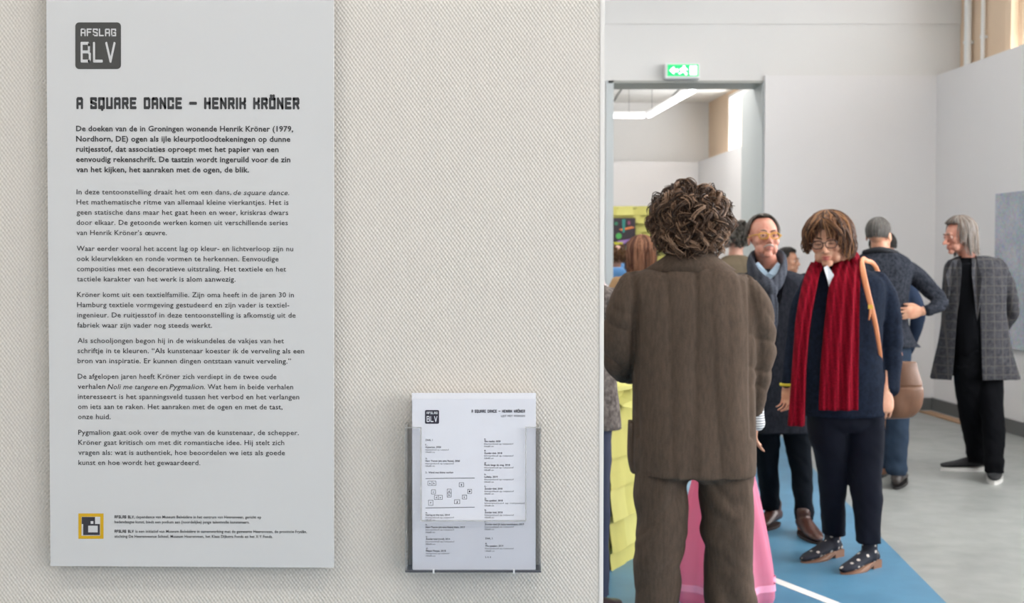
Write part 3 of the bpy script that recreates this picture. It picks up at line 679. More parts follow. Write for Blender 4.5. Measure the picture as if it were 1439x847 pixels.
def face_bits(f, body, c, R, k=1.0, brow=None, closed=False, lips=M_LIPD):
    C = Vector(c); T = lambda p: C + R @ (Vector(p)*k)
    for s in (-1, 1):
        bm = bmesh.new(); ellipsoid(bm, T((s*.030, -.0775, .001)), (.0125*k,)*3, R, 14); e = obj('eye', bm, M_EYEW if not closed else body.data.materials[0], body, True)
        bm = bmesh.new()
        if closed: tube(bm, [(*T((s*(.030+dx), -.0925+abs(dx)*.25, -.003-.0018*(1-(dx/.013)**2))), .0016*k, .0016*k) for dx in (-.013, -.006, 0, .006, .013)], n=6, k=2)
        else: ellipsoid(bm, T((s*.030, -.0872, .000)), (.0058*k, .004*k, .0058*k), R, 10)
        obj('iris' if not closed else 'eyelash', bm, M_IRIS, e, True)
        if not closed:                                                    # upper lid
            bm = bmesh.new(); tube(bm, [(*T((s*(.030+dx), -.0905+abs(dx)*.35, .0068-abs(dx)*.22)), .0048*k, .0048*k) for dx in (-.014, -.007, 0, .007, .014)], n=8, k=2); tube(bm, [(*T((s*(.030+dx), -.0895+abs(dx)*.35, -.0075+abs(dx)*.2)), .0036*k, .0036*k) for dx in (-.014, -.007, 0, .007, .014)], n=8, k=2); obj('eyelid', bm, body.data.materials[0], e, True)
        if brow:
            bm = bmesh.new(); tube(bm, [(*T((s*dx, y, z)), r*k, r*k) for dx, y, z, r in ((.012, -.095, .021, .0028), (.024, -.097, .026, .0034), (.038, -.090, .026, .003), (.048, -.079, .020, .0018))], n=8, k=2); obj('eyebrow', bm, brow, body, True)
    bm = bmesh.new()
    for z, r, w_ in ((-.0635, .0036, .021), (-.0735, .0046, .018)):
        tube(bm, [(*T((dx, -.0975+abs(dx)*.35, z - (.001 if abs(dx) < .004 and r < .004 else 0))), (r*(1-(dx/w_)**2*.7))*k, r*.9*k) for dx in (-w_, -w_/2, 0, w_/2, w_)], n=8, k=3)
    obj('lips', bm, lips, body, True)
def glasses(f, c, R, k, m, rim=.0016, w_=.024, h_=.0165):
    C = Vector(c); T = lambda p: C + R @ (Vector(p)*k)
    bm = bmesh.new()
    for s in (-1, 1):
        pts = []
        for i in range(21):
            a = 2*PI*i/20; ca, sa = math.cos(a), math.sin(a)
            pts.append((*T((s*.031 + w_*math.copysign(abs(ca)**.7, ca), -.108+abs(s*.031+w_*ca)*.12, -.004 + h_*math.copysign(abs(sa)**.8, sa))), rim*k, rim*k))
        tube(bm, pts, n=6, k=1)
        tube(bm, [(*T((s*.056, -.100, .004)), rim*k, rim*k*1.3), (*T((s*.078, -.06, .004)), rim*k, rim*k*1.3), (*T((s*.083, .01, .000)), rim*k, rim*k*1.3)], n=6, k=2)
    tube(bm, [(*T((-.008, -.106, .002)), rim*k, rim*k), (*T((0, -.109, .005)), rim*k, rim*k), (*T((.008, -.106, .002)), rim*k, rim*k)], n=6, k=2)
    g = obj('glasses', bm, m, f.root, True)
    for s in (-1, 1):
        bm = bmesh.new(); poly(bm, [T((s*.031 + w_*math.cos(2*PI*i/16)*.97, -.1075+abs(s*.031)*.12, -.004+h_*math.sin(2*PI*i/16)*.97)) for i in range(16)]); obj('lens', bm, M_GLASS, g)
def hand(bm, wrist, d, across, curl=.5, k=1.0, thumb=1, spread=.06):
    """wrist point, d = pointing direction, across = towards the thumb"""
    W = Vector(wrist); d = Vector(d).normalized(); a = Vector(across); a = (a - d*a.dot(d)).normalized(); n = d.cross(a) * thumb   # n = palm side
    st = [(0, .026, .020), (.02, .030, .019), (.05, .041, .016), (.085, .042, .014), (.098, .036, .010)]
    tube(bm, [(*(W + d*t*k), ra*k, rb*k) for t, ra, rb in st], n=14, k=3, ref=tuple(n))
    for i, (o, L_, r) in enumerate(((.031, .072, .0088), (.011, .080, .0092), (-.010, .074, .0088), (-.030, .058, .0078))):
        p = W + d*(.082*k) + a*(o*k); q = d + a*(o*spread/.03); q.normalize(); ang = 0; pts = [(*p, r*k, r*k)]
        for frac, cu in ((.46, .55), (.30, 1.0), (.24, .7)):
            ang += curl*cu; v = q*math.cos(ang) + n*math.sin(ang); p = p + v*(L_*frac*1.25*k); pts.append((*p, r*k*(1 - .12*(len(pts))), r*k*(1-.12*len(pts))))
        tube(bm, pts, n=8, k=3, ref=tuple(a))
    p = W + d*(.028*k) + a*(.024*k); v = (d*.75 + a*.6 + n*.25).normalized(); p2 = p + v*.040*k; v2 = (d*.95 + a*.15 + n*.35*(.5+curl)).normalized(); p3 = p2 + v2*.030*k; p4 = p3 + v2*.022*k
    tube(bm, [(*p, .014*k, .014*k), (*p2, .0115*k, .0115*k), (*p3, .0105*k, .0105*k), (*p4, .008*k, .008*k)], n=8, k=3, ref=tuple(a))
def shoe(f, heel, toe, w_=.046, h_=.075, mats=None, sole_m=None, shaft=None, heel_h=.02, sole_t=.018, name='shoe'):
    """heel, toe: points on the floor (local)"""
    H, T = Vector(heel), Vector(toe); H.z = T.z = 0; d = (T-H); L_ = d.length; d.normalize()
    bm = bmesh.new(); b0 = sole_t
    P = [(.02, .60, .62), (.12, .80, 1.0), (.30, .86, 1.0), (.48, .92, .80), (.68, 1.0, .56), (.86, .88, .44), (.97, .55, .34)]
    pts = []
    for t, fw, fh in P:
        hh = h_*fh/2; pts.append((*(H + d*L_*t + Vector((0, 0, b0 + hh + (heel_h*(1-t)*.6)))), w_*fw, hh))
    tube(bm, pts, n=16, k=4, ref=(0, 0, 1))
    if shaft:
        c = H + d*L_*.20; tube(bm, [(c.x, c.y, b0+.05, .040, .045), (c.x, c.y, shaft*.6, .038, .042), (c.x, c.y, shaft, .042, .047)], n=16, k=3)
    me = remesh(bm, .006, 3, name)
    for v in me.vertices:
        v.co.z = max(v.co.z, b0*.6)
    sh = f.add(name, me, mats)
    bm = bmesh.new(); s = Vector((-d.y, d.x, 0)); out = []
    for i in range(28):
        a = 2*PI*i/28; t = .5 - .5*math.cos(a); wq = w_*(.80 + .28*math.sin(min(1, t)*PI*.75))*math.sin(a) * (1.0 if t > .1 else 1.15)
        out.append(H + d*(L_*(-.01 + 1.02*t)) + s*wq)
    poly(bm, out, (0, 0, sole_t))
    if heel_h > .022:
        for v in bm.verts:
            t = (v.co - H).dot(d)/L_
            if t < .55: v.co.z += heel_h*.9*(1 if v.co.z > .001 else .8)*min(1, (.55-t)*4)
        poly(bm, [H + d*L_*(.0 if j < 2 else .24) + s*(.034*(1 if j in (0, 3) else -1)) for j in range(4)], (0, 0, heel_h+.008))
    obj('sole', bm, sole_m or mats, sh); return sh
# hair -------------------------------------------------------------
def strand(V, F, FM, pts, r0, r1, mi, n=4):
    base = len(V); m = len(pts)
    for i, p in enumerate(pts):
        t = (pts[min(i+1, m-1)] - pts[max(i-1, 0)]); t = t.normalized() if t.length > 1e-9 else Vector((0, 0, 1))
        a = t.orthogonal().normalized() if i == 0 else (a - t*a.dot(t)).normalized(); b = t.cross(a)
        u = i/(m-1); r = (r0*(1-u) + r1*u)*(.55+.45*min(1, u*6))
        for k in range(n): V.append(p + (a*math.cos(2*PI*k/n) + b*math.sin(2*PI*k/n))*r)
    for i in range(m-1):
        for k in range(n): F.append((base+i*n+k, base+i*n+(k+1) % n, base+(i+1)*n+(k+1) % n, base+(i+1)*n+k)); FM.append(mi)
def hair_obj(f, V, F, FM, mats, name='hair', parent=None, label=None):
    me = bpy.data.meshes.new(name); me.from_pydata([tuple(v) for v in V], [], F)
    for m in mats: me.materials.append(m)
    me.polygons.foreach_set('material_index', FM); me.update(); me.shade_smooth()
    o = bpy.data.objects.new(name, me); COL.objects.link(o); o.parent = parent or f.root
    if label: o['label'] = label
    return o
def add_cap(V, F, FM, C, R, rad, zlow, mi, front=None, n=24):
    """closed scalp cap of ellipsoid rad; front(az)->lowest polar angle"""
    base = len(V); rows = 9
    for i in range(rows):
        for k in range(n):
            az = 2*PI*k/n - PI; lim = zlow(az); th = lim*i/(rows-1) + .01
            V.append(C + R @ Vector((rad[0]*math.sin(th)*math.sin(az), -rad[1]*math.sin(th)*math.cos(az), rad[2]*math.cos(th))))
    for i in range(rows-1):
        for k in range(n): F.append((base+i*n+k, base+i*n+(k+1) % n, base+(i+1)*n+(k+1) % n, base+(i+1)*n+k)); FM.append(mi)
def flow_hair(f, c, R, k, rad, n, lim, drop, mats, part=(0, 0), r0=.0042, thick=.010, wave=.004, seed=1, curl_in=.2, off=(0, .012, .028), label=None, minaz=0, taper=.4, gather=None):
    """hair combed from the crown/part down over an ellipsoid; az 0 = face. lim(az)=polar angle where it leaves the scalp, drop(az)=free length"""
    rn = random.Random(seed); C = Vector(c) + R @ (Vector(off)*k); V, F, FM = [], [], []
    rad = tuple(r*k for r in rad)
    add_cap(V, F, FM, C, R, tuple(r*.985 for r in rad), lim, 0)
    down = Vector((0, 0, -1))
    for i in range(n):
        az = rn.uniform(-PI, PI)
        if abs(az) < minaz: continue
        lay_ = rn.uniform(0, 1)*thick*k; jl_ = rn.uniform(-.06, .10); th0 = rn.uniform(.05, lim(az)*.75) if rn.random() < .75 else .05; th1 = lim(az) + jl_; pts = []
        ph = rn.uniform(0, 6.28); az0 = az; M_ = 7
        for q in range(M_):
            th = th0 + (th1-th0)*q/(M_-1); a = az0 + wave*8*math.sin(q*.9+ph)*.5 + part[0]*(1-q/(M_-1))
            p = Vector(((rad[0]+lay_)*math.sin(th)*math.sin(a), -(rad[1]+lay_)*math.sin(th)*math.cos(a), (rad[2]+lay_)*math.cos(th)))
            p.x += part[1]*k*max(0, math.cos(th))*(1 if p.x > 0 else -1)*0
            pts.append(C + R @ p)
        dl = drop(az)*k*rn.uniform(.70, 1.08)
        if dl > .004:
            t = (pts[-1]-pts[-2]).normalized(); p = pts[-1].copy(); steps = max(4, int(dl/.022))
            outd = (R @ Vector((math.sin(az), -math.cos(az), 0)))
            for q in range(steps):
                t = (t*.65 + down*.5 + outd*(-curl_in*(q/steps)**2)).normalized(); p = p + t*(dl/steps); p = p + outd*(wave*.35*math.sin(q*1.3+ph))
                pts.append(p.copy())
        strand(V, F, FM, pts, r0*k*rn.uniform(.7, 1.2), r0*k*taper, rn.randrange(len(mats)), 5)
    return hair_obj(f, V, F, FM, mats, 'hair', None, label)
def curly_hair(f, c, R, k, rad, n, mats, seed=2, length=.10, coil=.012, r=.0021, region=None, off=(0, .012, .02), turns=2.2, lim=None, step=13):
    rn = random.Random(seed); C = Vector(c) + R @ (Vector(off)*k); V, F, FM = [], [], []
    rr = tuple(a*k for a in rad); add_cap(V, F, FM, C, R, tuple(a*.99 for a in rr), lim or (lambda az: 1.9), 0)
    for i in range(n):
      if i % 6 == 0: cl = rn.randrange(1 << 30)
      for once in (0,):
        rj, rn = (rj, rn) if i else (rn, rn)
        rn = random.Random(cl); jit = Vector((rj.uniform(-1, 1), rj.uniform(-1, 1), rj.uniform(-1, 1)))*.007
        while True:
            z = rn.uniform(-.75, 1); az = rn.uniform(-PI, PI); th = math.acos(z)
            if region is None or region(th, az): break
        nrm = R @ Vector((math.sin(th)*math.sin(az), -math.sin(th)*math.cos(az), math.cos(th)))
        root = C + R @ Vector((rr[0]*math.sin(th)*math.sin(az), -rr[1]*math.sin(th)*math.cos(az), rr[2]*math.cos(th))) + jit
        L_ = length*k*rn.uniform(.55, 1.15); lift = rn.uniform(.12, .62) + rj.uniform(-.1, .1)
        tdir = Vector((0, 0, -1)) - nrm*Vector((0, 0, -1)).dot(nrm)
        if tdir.length < .15: tdir = Vector((rn.uniform(-1, 1), rn.uniform(-1, 1), 0))
        tdir = (tdir.normalized() + Vector((rn.uniform(-1, 1), rn.uniform(-1, 1), rn.uniform(-.3, .3)))*.55).normalized(); side = nrm.cross(tdir).normalized()
        ph = rn.uniform(0, 6.28); tr = turns*rn.uniform(.6, 1.2)*rn.choice((-1, 1)); cr_ = coil*k*rn.uniform(.6, 1.4); pts = []; p = root.copy()
        for q in range(step):
            u = q/(step-1); d = (nrm*lift*(1-u*1.9) + tdir*(.35+u*.8)).normalized() + nrm*(-.45*u) + Vector((0, 0, -.15*u)); p = p + d*(L_/step)
            ang = ph + tr*2*PI*u; am = cr_*min(1, u*2.5)
            pts.append(p + side*math.cos(ang)*am + nrm*(math.sin(ang)*.8+.3)*am)
        strand(V, F, FM, pts, r*k*rj.uniform(.7, 1.4), r*k*.4, rn.randrange(len(mats)) if rj.random() < .6 else rj.randrange(len(mats)), 4)
    return hair_obj(f, V, F, FM, mats)

# clothes ----------------------------------------------------------
def cut_front(me, a0, a1, zb, zt, dirv=(0, -1), depth=.02):
    """open a shell between two slanted lines: a=(x at zb, x at zt); removes faces whose normal faces dirv"""
    bm = bmesh.new(); bm.from_mesh(me); D = Vector((*dirv, 0)).normalized(); S = Vector((-D.y, D.x, 0))
    planes = []
    for (xb, xt) in (a0, a1):
        up = (S*(xt-xb) + Vector((0, 0, zt-zb))).normalized(); no = up.cross(D); planes.append((S*xb + Vector((0, 0, zb)), no))
        bmesh.ops.bisect_plane(bm, geom=bm.verts[:]+bm.edges[:]+bm.faces[:], plane_co=planes[-1][0], plane_no=no)
    kill = []
    for fc in bm.faces:
        c = fc.calc_center_median(); s0 = (c-planes[0][0]).dot(planes[0][1]); s1 = (c-planes[1][0]).dot(planes[1][1])
        if s0*s1 < 0 and c.dot(D) > depth and c.z < zt + .05: kill.append(fc)
        elif c.z < zb + .012 and fc.normal.z < -.6: kill.append(fc)
    bmesh.ops.delete(bm, geom=kill, context='FACES'); bm.to_mesh(me); bm.free(); return me
def solid(o, t=.008):
    md = o.modifiers.new('cloth_thickness', 'SOLIDIFY'); md.thickness = t; md.offset = -1; return o
def weave(name, c1, c2, sx, sz, mixn=.3, plaid=None, rough=.9, bump=.4, base_n=12):
    """cloth with fine yarn streaks (vertical) and optional plaid (colour, pitch, width)"""
    m, N, L, b = node_mat(name, rough); b.inputs['Specular IOR Level'].default_value = .12
    tc = N.new('ShaderNodeTexCoord'); mp = N.new('ShaderNodeMapping'); mp.inputs['Scale'].default_value = (sx, sx, sz); L.new(tc.outputs['Object'], mp.inputs[0])
    n = N.new('ShaderNodeTexNoise'); n.inputs['Scale'].default_value = 1; n.inputs['Detail'].default_value = 3; L.new(mp.outputs[0], n.inputs['Vector'])
    n2 = N.new('ShaderNodeTexNoise'); n2.inputs['Scale'].default_value = base_n*25; n2.inputs['Detail'].default_value = 2; L.new(tc.outputs['Object'], n2.inputs['Vector'])
    f_ = math_node(N, L, 'ADD', math_node(N, L, 'MULTIPLY_ADD', n.outputs[0], 2.2, -.85), math_node(N, L, 'MULTIPLY_ADD', n2.outputs[0], 1.6, -.55))
    mx = N.new('ShaderNodeMix'); mx.data_type = 'RGBA'; mx.inputs['A'].default_value = (*c1, 1); mx.inputs['B'].default_value = (*c2, 1); mx.clamp_factor = True
    L.new(f_, mx.inputs['Factor']); col = mx.outputs['Result']
    if plaid:
        pc, pitch, wd = plaid; sp = N.new('ShaderNodeSeparateXYZ'); L.new(tc.outputs['Object'], sp.inputs[0]); ms = []
        for ax in (0, 2):
            fr = math_node(N, L, 'FRACT', math_node(N, L, 'MULTIPLY', sp.outputs[ax], 1/pitch)); ms.append(math_node(N, L, 'LESS_THAN', fr, wd))
        mask = math_node(N, L, 'MULTIPLY', math_node(N, L, 'MAXIMUM', ms[0], ms[1]), .55)
        m2 = N.new('ShaderNodeMix'); m2.data_type = 'RGBA'; L.new(mask, m2.inputs['Factor']); L.new(col, m2.inputs['A']); m2.inputs['B'].default_value = (*pc, 1); col = m2.outputs['Result']
    L.new(col, b.inputs['Base Color'])
    bp = N.new('ShaderNodeBump'); bp.inputs['Strength'].default_value = bump; bp.inputs['Distance'].default_value = .0015; L.new(f_, bp.inputs['Height']); L.new(bp.outputs[0], b.inputs['Normal'])
    return m
def garment(f, name, builders, voxel=.008, smooth=3, disp=None, mats=None, label=None, cut=None, thick=.008):
    bm = bmesh.new()
    for b in builders: b(bm)
    me = remesh(bm, voxel, smooth, name)
    if disp: displace(me, disp)
    if cut: cut_front(me, *cut)
    o = f.add(name, me, mats, None, label)
    if cut: solid(o, thick)
    return o
TB = lambda P, **kw: (lambda bm: tube(bm, P, **kw))
HR = lambda P, **kw: (lambda bm: hrings(bm, P, **kw))
def sleeve_folds(elbow, amp=.006, rng=.16, seed=0, fz=30):
    E_ = Vector(elbow)
    def g(c, n):
        d = (c-E_).length; w_ = max(0, 1 - d/rng)
        q = c.z*fz*2 + c.x*fz + 4*nz(c.x*9+seed, c.y*9, c.z*9); return amp*w_*(.4*math.sin(q) - .9*(1-abs(math.sin(q*.5+1)))**5)
    return g
def both(*fs): return lambda c, n: sum(q(c, n) for q in fs)

# ================================================================== person 1: curly hair, brown suit, from behind
M_SUIT = weave('brown_suit_cloth', srgb(79, 67, 58), srgb(95, 80, 69), 110, 22, rough=.9, bump=.2)
f = Fig('person with curly brown hair in a brown wool suit seen from behind', 968, 4.305)
HB = hair_mats('brown_curls', (52, 37, 28), (82, 60, 46), (116, 88, 68), (158, 126, 102), (68, 49, 37))
hc = f.j(968, 315, .02); hR = Rot(PI + .08, .12, 0)
bm = bmesh.new(); head_shape(bm, hc, hR, 1.04)
tube(bm, [(*f.j(967, 335, .03), .055, .055), (*f.j(969, 352, .015), .056, .056), (*f.j(970, 372, 0), .062, .062), (*f.j(970, 400, 0), .09, .07)], n=18, k=3)
hrings(bm, f.rings([(380, 925, 1012, .06), (400, 890, 1045, .09), (470, 905, 1030, .10), (600, 905, 1030, .10), (650, 920, 1025, .07)]))
for s, sh, el, wr, hd, th in ((-1, (893, 408, 0), (874, 498, .06), (904, 500, .27), (.35, 1, .12), 1), (1, (1044, 406, 0), (1065, 490, .04), (1060, 572, .12), (.02, .25, -1), -1)):
    tube(bm, f.t([(*sh, .036, .036), (*el, .034, .034), (*wr, .028, .028)]), n=12, k=4)
    hand(bm, f.j(*wr), hd, (0, 1, .2) if s > 0 else (0, .1, 1), .35, 1, 1 if s > 0 else 1)
for a, b in ((-1, ((925, 670, 0), (922, 800, -.01), (922, 960, 0))), (1, ((1026, 670, 0), (1024, 800, -.01), (1030, 960, 0)))):
    tube(bm, f.t([(*b[0], .075, .075), (*b[1], .055, .06), (*b[2], .04, .045)]), n=12, k=4)
me = remesh(bm, .006, 3); body = f.add('body', me, SK_WARM)
face_bits(f, body, hc, hR, 1.04, HB[0])
curly_hair(f, hc, hR, 1.04, (.085, .100, .089), 3600, HB, seed=5, length=.100, coil=.017, r=.0024, region=lambda th, az: (th < 2.35 and abs(az) > 1.0) or th < 1.15, lim=lambda az: 2.0 if abs(az) > 1.3 else 1.1, turns=1.4, off=(0, .018, .018), step=15)
# jacket
jl, jr = f.j(872, 498, .05), f.j(1066, 488, .04)
def jk(bm):
    hrings(bm, f.rings([(368, 944, 996, .062), (375, 922, 1020, .082), (383, 900, 1042, .098), (394, 884, 1056, .110), (415, 880, 1060, .122), (455, 889, 1063, .130, .0), (520, 890, 1062, .135, .01), (600, 888, 1062, .145, .01), (640, 887, 1063, .150, .01), (664, 889, 1063, .150, .01)]), pw=2.7)
    tube(bm, f.t([(893, 404, 0, .058, .068), (880, 432, .0, .064, .072), (873, 470, .03, .068, .072), (873, 500, .06, .066, .066), (884, 512, .15, .058, .060), (900, 506, .26, .047, .050)]), n=18, k=5)
    tube(bm, f.t([(1044, 402, 0, .056, .068), (1057, 432, 0, .064, .072), (1062, 470, .03, .066, .070), (1064, 492, .05, .062, .066), (1062, 530, .07, .052, .058), (1059, 574, .11, .038, .045)]), n=18, k=5)
def jdisp(c, n):
    a = .016*nz(c.x*7+5, c.y*4, c.z*1.3) + .005*nz(c.x*16, c.y*8, c.z*3.5)
    a += crease(c.x*6.5+3, c.y*1, c.z*.55+c.x*.4, .0055)
    if n.y > .2 or abs(c.x) > .235: a *= .7
    a += sleeve_folds(jl, .013, .22, 1, 30)(c, n)*(c.x < -.19) + sleeve_folds(jr, .010, .22, 2, 32)(c, n)*(c.x > .205)
    # centre back seam and armhole seams
    if n.y < -.3 and abs(c.x - .012) < .012: a -= .0035*(1-abs(c.x-.012)/.012)
    if n.y < -.1 and c.z > .9:
        for xs in (-.190+.01*(1.4-c.z), .205):
            if abs(c.x-xs) < .016: a -= .009*(1-abs(c.x-xs)/.016)
    return a
jacket = garment(f, 'suit_jacket', [jk], .0065, 2, jdisp, M_SUIT)
# collar of the jacket: a folded band round the neck
bm = bmesh.new(); band = []
for i in range(25):
    t = i/24; a = math.radians(-160 + 320*t) - PI/2; x = math.cos(a); y = math.sin(a)
    band.append((x, y, t))
R0 = []
c0 = Vector(f.j(970, 364, .0))
for x, y, t in band:
    back = max(0, -y)
    prof = [(.063, -.012 + .014*back, 1), (.065, .014 + .016*back, 1), (.070, .018 + .016*back, 1.02), (.086, -.004 + .006*back, 1.2), (.110, -.036 - .006*back, 1.36), (.104, -.041, 1.34), (.074, -.02, 1.2)]
    R0.append([Vector((c0.x + x*r*1.06*sx_, c0.y + y*r*.98 + .01, c0.z + z - .015*max(0, y))) for r, z, sx_ in prof])
ringloft(bm, R0); o = obj('collar', bm, M_SUIT, jacket, True)
# pocket flap and hem vent, left pocket edge visible past the hip
bm = bmesh.new(); p = Vector(f.j(886, 605, .05)); hrings(bm, f.rings([(592, 883, 892, .05, .05), (640, 882, 892, .06, .05), (662, 886, 896, .06, .05)])); obj('pocket', bm, M_SUIT, jacket, True)
# trousers
def tr(bm):
    hrings(bm, f.rings([(640, 895, 1058, .115), (662, 891, 1061, .125), (674, 896, 1056, .10)]), pw=2.6)
    hrings(bm, f.rings([(655, 893, 972, .110), (676, 892, 969, .112), (700, 891, 968, .112), (748, 892, 965.5, .105), (790, 892, 957, .100), (847, 891.5, 955, .098), (900, 889, 956, .100), (978, 885, 960, .11)]), pw=2.4)
    hrings(bm, f.rings([(655, 976, 1061, .110), (676, 979, 1061, .112), (700, 981, 1061, .112), (745, 984, 1060, .105), (790, 988, 1059, .100), (847, 992, 1063, .100), (900, 992, 1066, .102), (978, 990, 1070, .11)]), pw=2.4)
def tdisp(c, n):
    k_ = 1 if c.z > .45 else .8
    s = -1 if c.x < 0 else 1
    a = .014*nz(c.x*5+2, c.y*5, c.z*6 + s*c.x*10) + .016*math.sin(c.z*34 + s*c.x*38 + 5*nz(c.x*5, c.y*5, c.z*4))*max(0, nz(c.x*6+9, c.y*6, c.z*5)+.15)
    a += crease(c.x*1.5+s*7, c.y*1.5, c.z*5.5 + s*c.x*4.5, .006)
    return a*k_
garment(f, 'suit_trousers', [tr], .0075, 2, tdisp, M_SUIT)
bm = bmesh.new(); tube(bm, f.t([(1060, 570, .11, .033, .040), (1061, 584, .12, .032, .038), (1062, 594, .125, .033, .039)]), n=20, k=4)
def stripes():
    m, N, L, b = node_mat('striped_shirt', .8); tc = N.new('ShaderNodeTexCoord'); sp = N.new('ShaderNodeSeparateXYZ'); L.new(tc.outputs['Object'], sp.inputs[0])
    s = math_node(N, L, 'GREATER_THAN', math_node(N, L, 'FRACT', math_node(N, L, 'MULTIPLY', sp.outputs[2], 110)), .6)
    mx = N.new('ShaderNodeMix'); mx.data_type = 'RGBA'; L.new(s, mx.inputs['Factor']); mx.inputs['A'].default_value = (*srgb(225, 225, 225), 1); mx.inputs['B'].default_value = (*srgb(120, 120, 128), 1); L.new(mx.outputs['Result'], b.inputs['Base Color']); return m
o = obj('shirt_cuff', bm, stripes(), f.root, True); o['label'] = 'striped shirt cuff'
M_BLK = mat('black_leather', srgb(34, 32, 32), .4)
for a, b in (((915, 0), (905, 0)), ((1030, 0), (1040, 0))):
    h = f.j(a[0], 980, -.07); t = f.j(b[0], 980, .20); shoe(f, h, t, mats=M_BLK, sole_m=M_BLK)

# ================================================================== person 2: woman with the red scarf
M_NAVY = weave('navy_knit', srgb(18, 24, 36), srgb(30, 38, 54), 60, 60, rough=.95, base_n=14); M_NAVYT = mat('navy_trousers', srgb(21, 24, 35), .9, noise_amt=.2, nscale=10, spec=.15)
f = Fig('person with brown bob, glasses and long red scarf over a navy cardigan', 1185, 6.09)
HW = hair_mats('auburn_bob', (60, 38, 26), (88, 58, 40), (118, 80, 54), (150, 106, 70), (72, 48, 34))
hc = f.j(1164, 338, -.035); hR = Rot(-.42, .15, -.07); HK = 1.03
bm = bmesh.new(); head_shape(bm, hc, hR, HK, jaw=1.12)
tube(bm, [(*f.j(1168, 352, .0), .05, .055), (*f.j(1178, 370, .03), .056, .056), (*f.j(1183, 392, .04), .075, .065)], n=18, k=3)
hrings(bm, f.rings([(388, 1150, 1218, .07, .03), (405, 1138, 1236, .08, .02), (480, 1143, 1225, .10), (560, 1150, 1226, .09), (592, 1158, 1220, .06)]))
for th, sh, el, wr, d, ac in ((1, (1232, 398, .02), (1250, 478, .04), (1244, 545, -.06), (-.10, -.25, -1), (-1, -.15, 0)), (1, (1142, 402, .02), (1122, 472, .04), (1108, 534, -.02), (-.05, -.1, -1), (.7, -1, 0))):
    tube(bm, f.t([(*sh, .045, .045), (*el, .036, .036), (*wr, .026, .024)]), n=12, k=4); hand(bm, f.j(*wr), d, ac, .8 if sh[0] > 1200 else .55, 1.12 if sh[0] > 1200 else .98, 1)
for b in (((1163, 600, .02), (1171, 690, .10), (1172, 755, .22)), ((1214, 600, 0), (1216, 690, -.01), (1222, 775, .02))):
    tube(bm, f.t([(*b[0], .07, .07), (*b[1], .05, .05), (*b[2], .033, .036)]), n=12, k=4)
me = remesh(bm, .0045, 3); body = f.add('body', me, SK_WARM)
face_bits(f, body, hc, hR, HK, HW[0], closed=True, lips=M_LIPS)
glasses(f, hc, hR, HK, mat('dark_glasses_frame', srgb(64, 42, 38), .3), rim=.0022, w_=.025, h_=.018)
def wl(az): a = abs(az); return .78 if a < .35 else (1.0 if a < .9 else 1.62)
def wd(az):
    a = abs(az)
    if a < .35: return .028
    if a < .9: return .08 if az > 0 else .05
    return .105 if az > 0 else .065
flow_hair(f, hc, hR, HK, (.095, .120, .091), 760, lambda az: .74 + .9*min(1, max(0, (abs(az)-.45)/.75)), wd, HW, r0=.0052, thick=.026, wave=.018, seed=4, curl_in=.25, off=(0, .022, .026), label=None)
# swept fringe
V, F, FM = [], [], []; rn = random.Random(8); T = lambda p: Vector(hc) + hR @ (Vector(p)*HK)
for i in range(64):
    s = 1 if rn.random() < .72 else -1; u = rn.uniform(0, 1); x0 = -.008 + s*u*.012
    w_ = s*rn.uniform(.058, .084); e = rn.uniform(-.012, .012); low = rn.uniform(-.04, .0)
    if i < 9: w_ = s*rn.uniform(.010, .035); e = 0
    CP = [(x0, -.060, .116), (w_*.35, -.098, .100+e), (w_*.75, -.098, .068+e), (w_, -.082, .030+e), (w_*1.05, -.058, low)] if i >= 9 else [(x0, -.060, .116), (w_*.4, -.100, .092), (w_*.8, -.106, .058), (w_, -.106, .026)]
    pts = [T(p) for p in smoothpath(CP, 3)]
    strand(V, F, FM, pts, .0048, .0012, rn.randrange(5), 5)
hair_obj(f, V, F, FM, HW, 'fringe')
# cardigan
def ck(bm):
    hrings(bm, f.rings([(374, 1160, 1206, .060, .035), (380, 1148, 1222, .078, .03), (388, 1136, 1238, .10, .02), (400, 1130, 1246, .115, .015), (430, 1129, 1242, .130, 0), (480, 1130, 1238, .140, 0), (530, 1130, 1240, .150, 0), (583, 1130, 1242, .150, 0)]), pw=2.5)
    tube(bm, f.t([(1233, 394, .02, .055, .062), (1246, 425, .02, .062, .066), (1250, 475, .04, .060, .062), (1251, 515, .0, .050, .052), (1250, 546, -.04, .047, .046)]), n=18, k=5)
    tube(bm, f.t([(1140, 398, .02, .052, .06), (1127, 430, .02, .056, .06), (1120, 475, .04, .052, .055), (1112, 515, .0, .044, .048), (1108, 538, -.02, .040, .042)]), n=18, k=5)
el = f.j(1250, 478, .04)
garment(f, 'cardigan', [ck], .0075, 2, both(folds(.008, 5, 3, 0, 3), sleeve_folds(el, .008, .2, 4, 26)), M_NAVY)
def wt(bm):
    hrings(bm, f.rings([(560, 1137, 1236, .13), (590, 1135, 1240, .13), (604, 1140, 1236, .10)]))
    hrings(bm, f.rings([(580, 1135, 1192, .12), (610, 1137, 1191, .11, .01), (650, 1147, 1189.5, .088, .05), (700, 1153, 1188, .076, .12), (740, 1155.5, 1186, .068, .19), (751, 1155, 1187, .068, .21)]))
    hrings(bm, f.rings([(580, 1184, 1241, .12), (610, 1187, 1241, .11), (650, 1191, 1239, .092), (700, 1196, 1239, .078, -.01), (745, 1202, 1237, .066, -.02), (762, 1203, 1237, .066, -.02)]))
garment(f, 'trousers', [wt], .0075, 2, both(folds(.007, 6, 7, .8, 8), lambda c, n: .004*math.sin(c.z*40+c.x*30)*max(0, nz(c.x*6, c.y*6, c.z*5))), M_NAVYT)
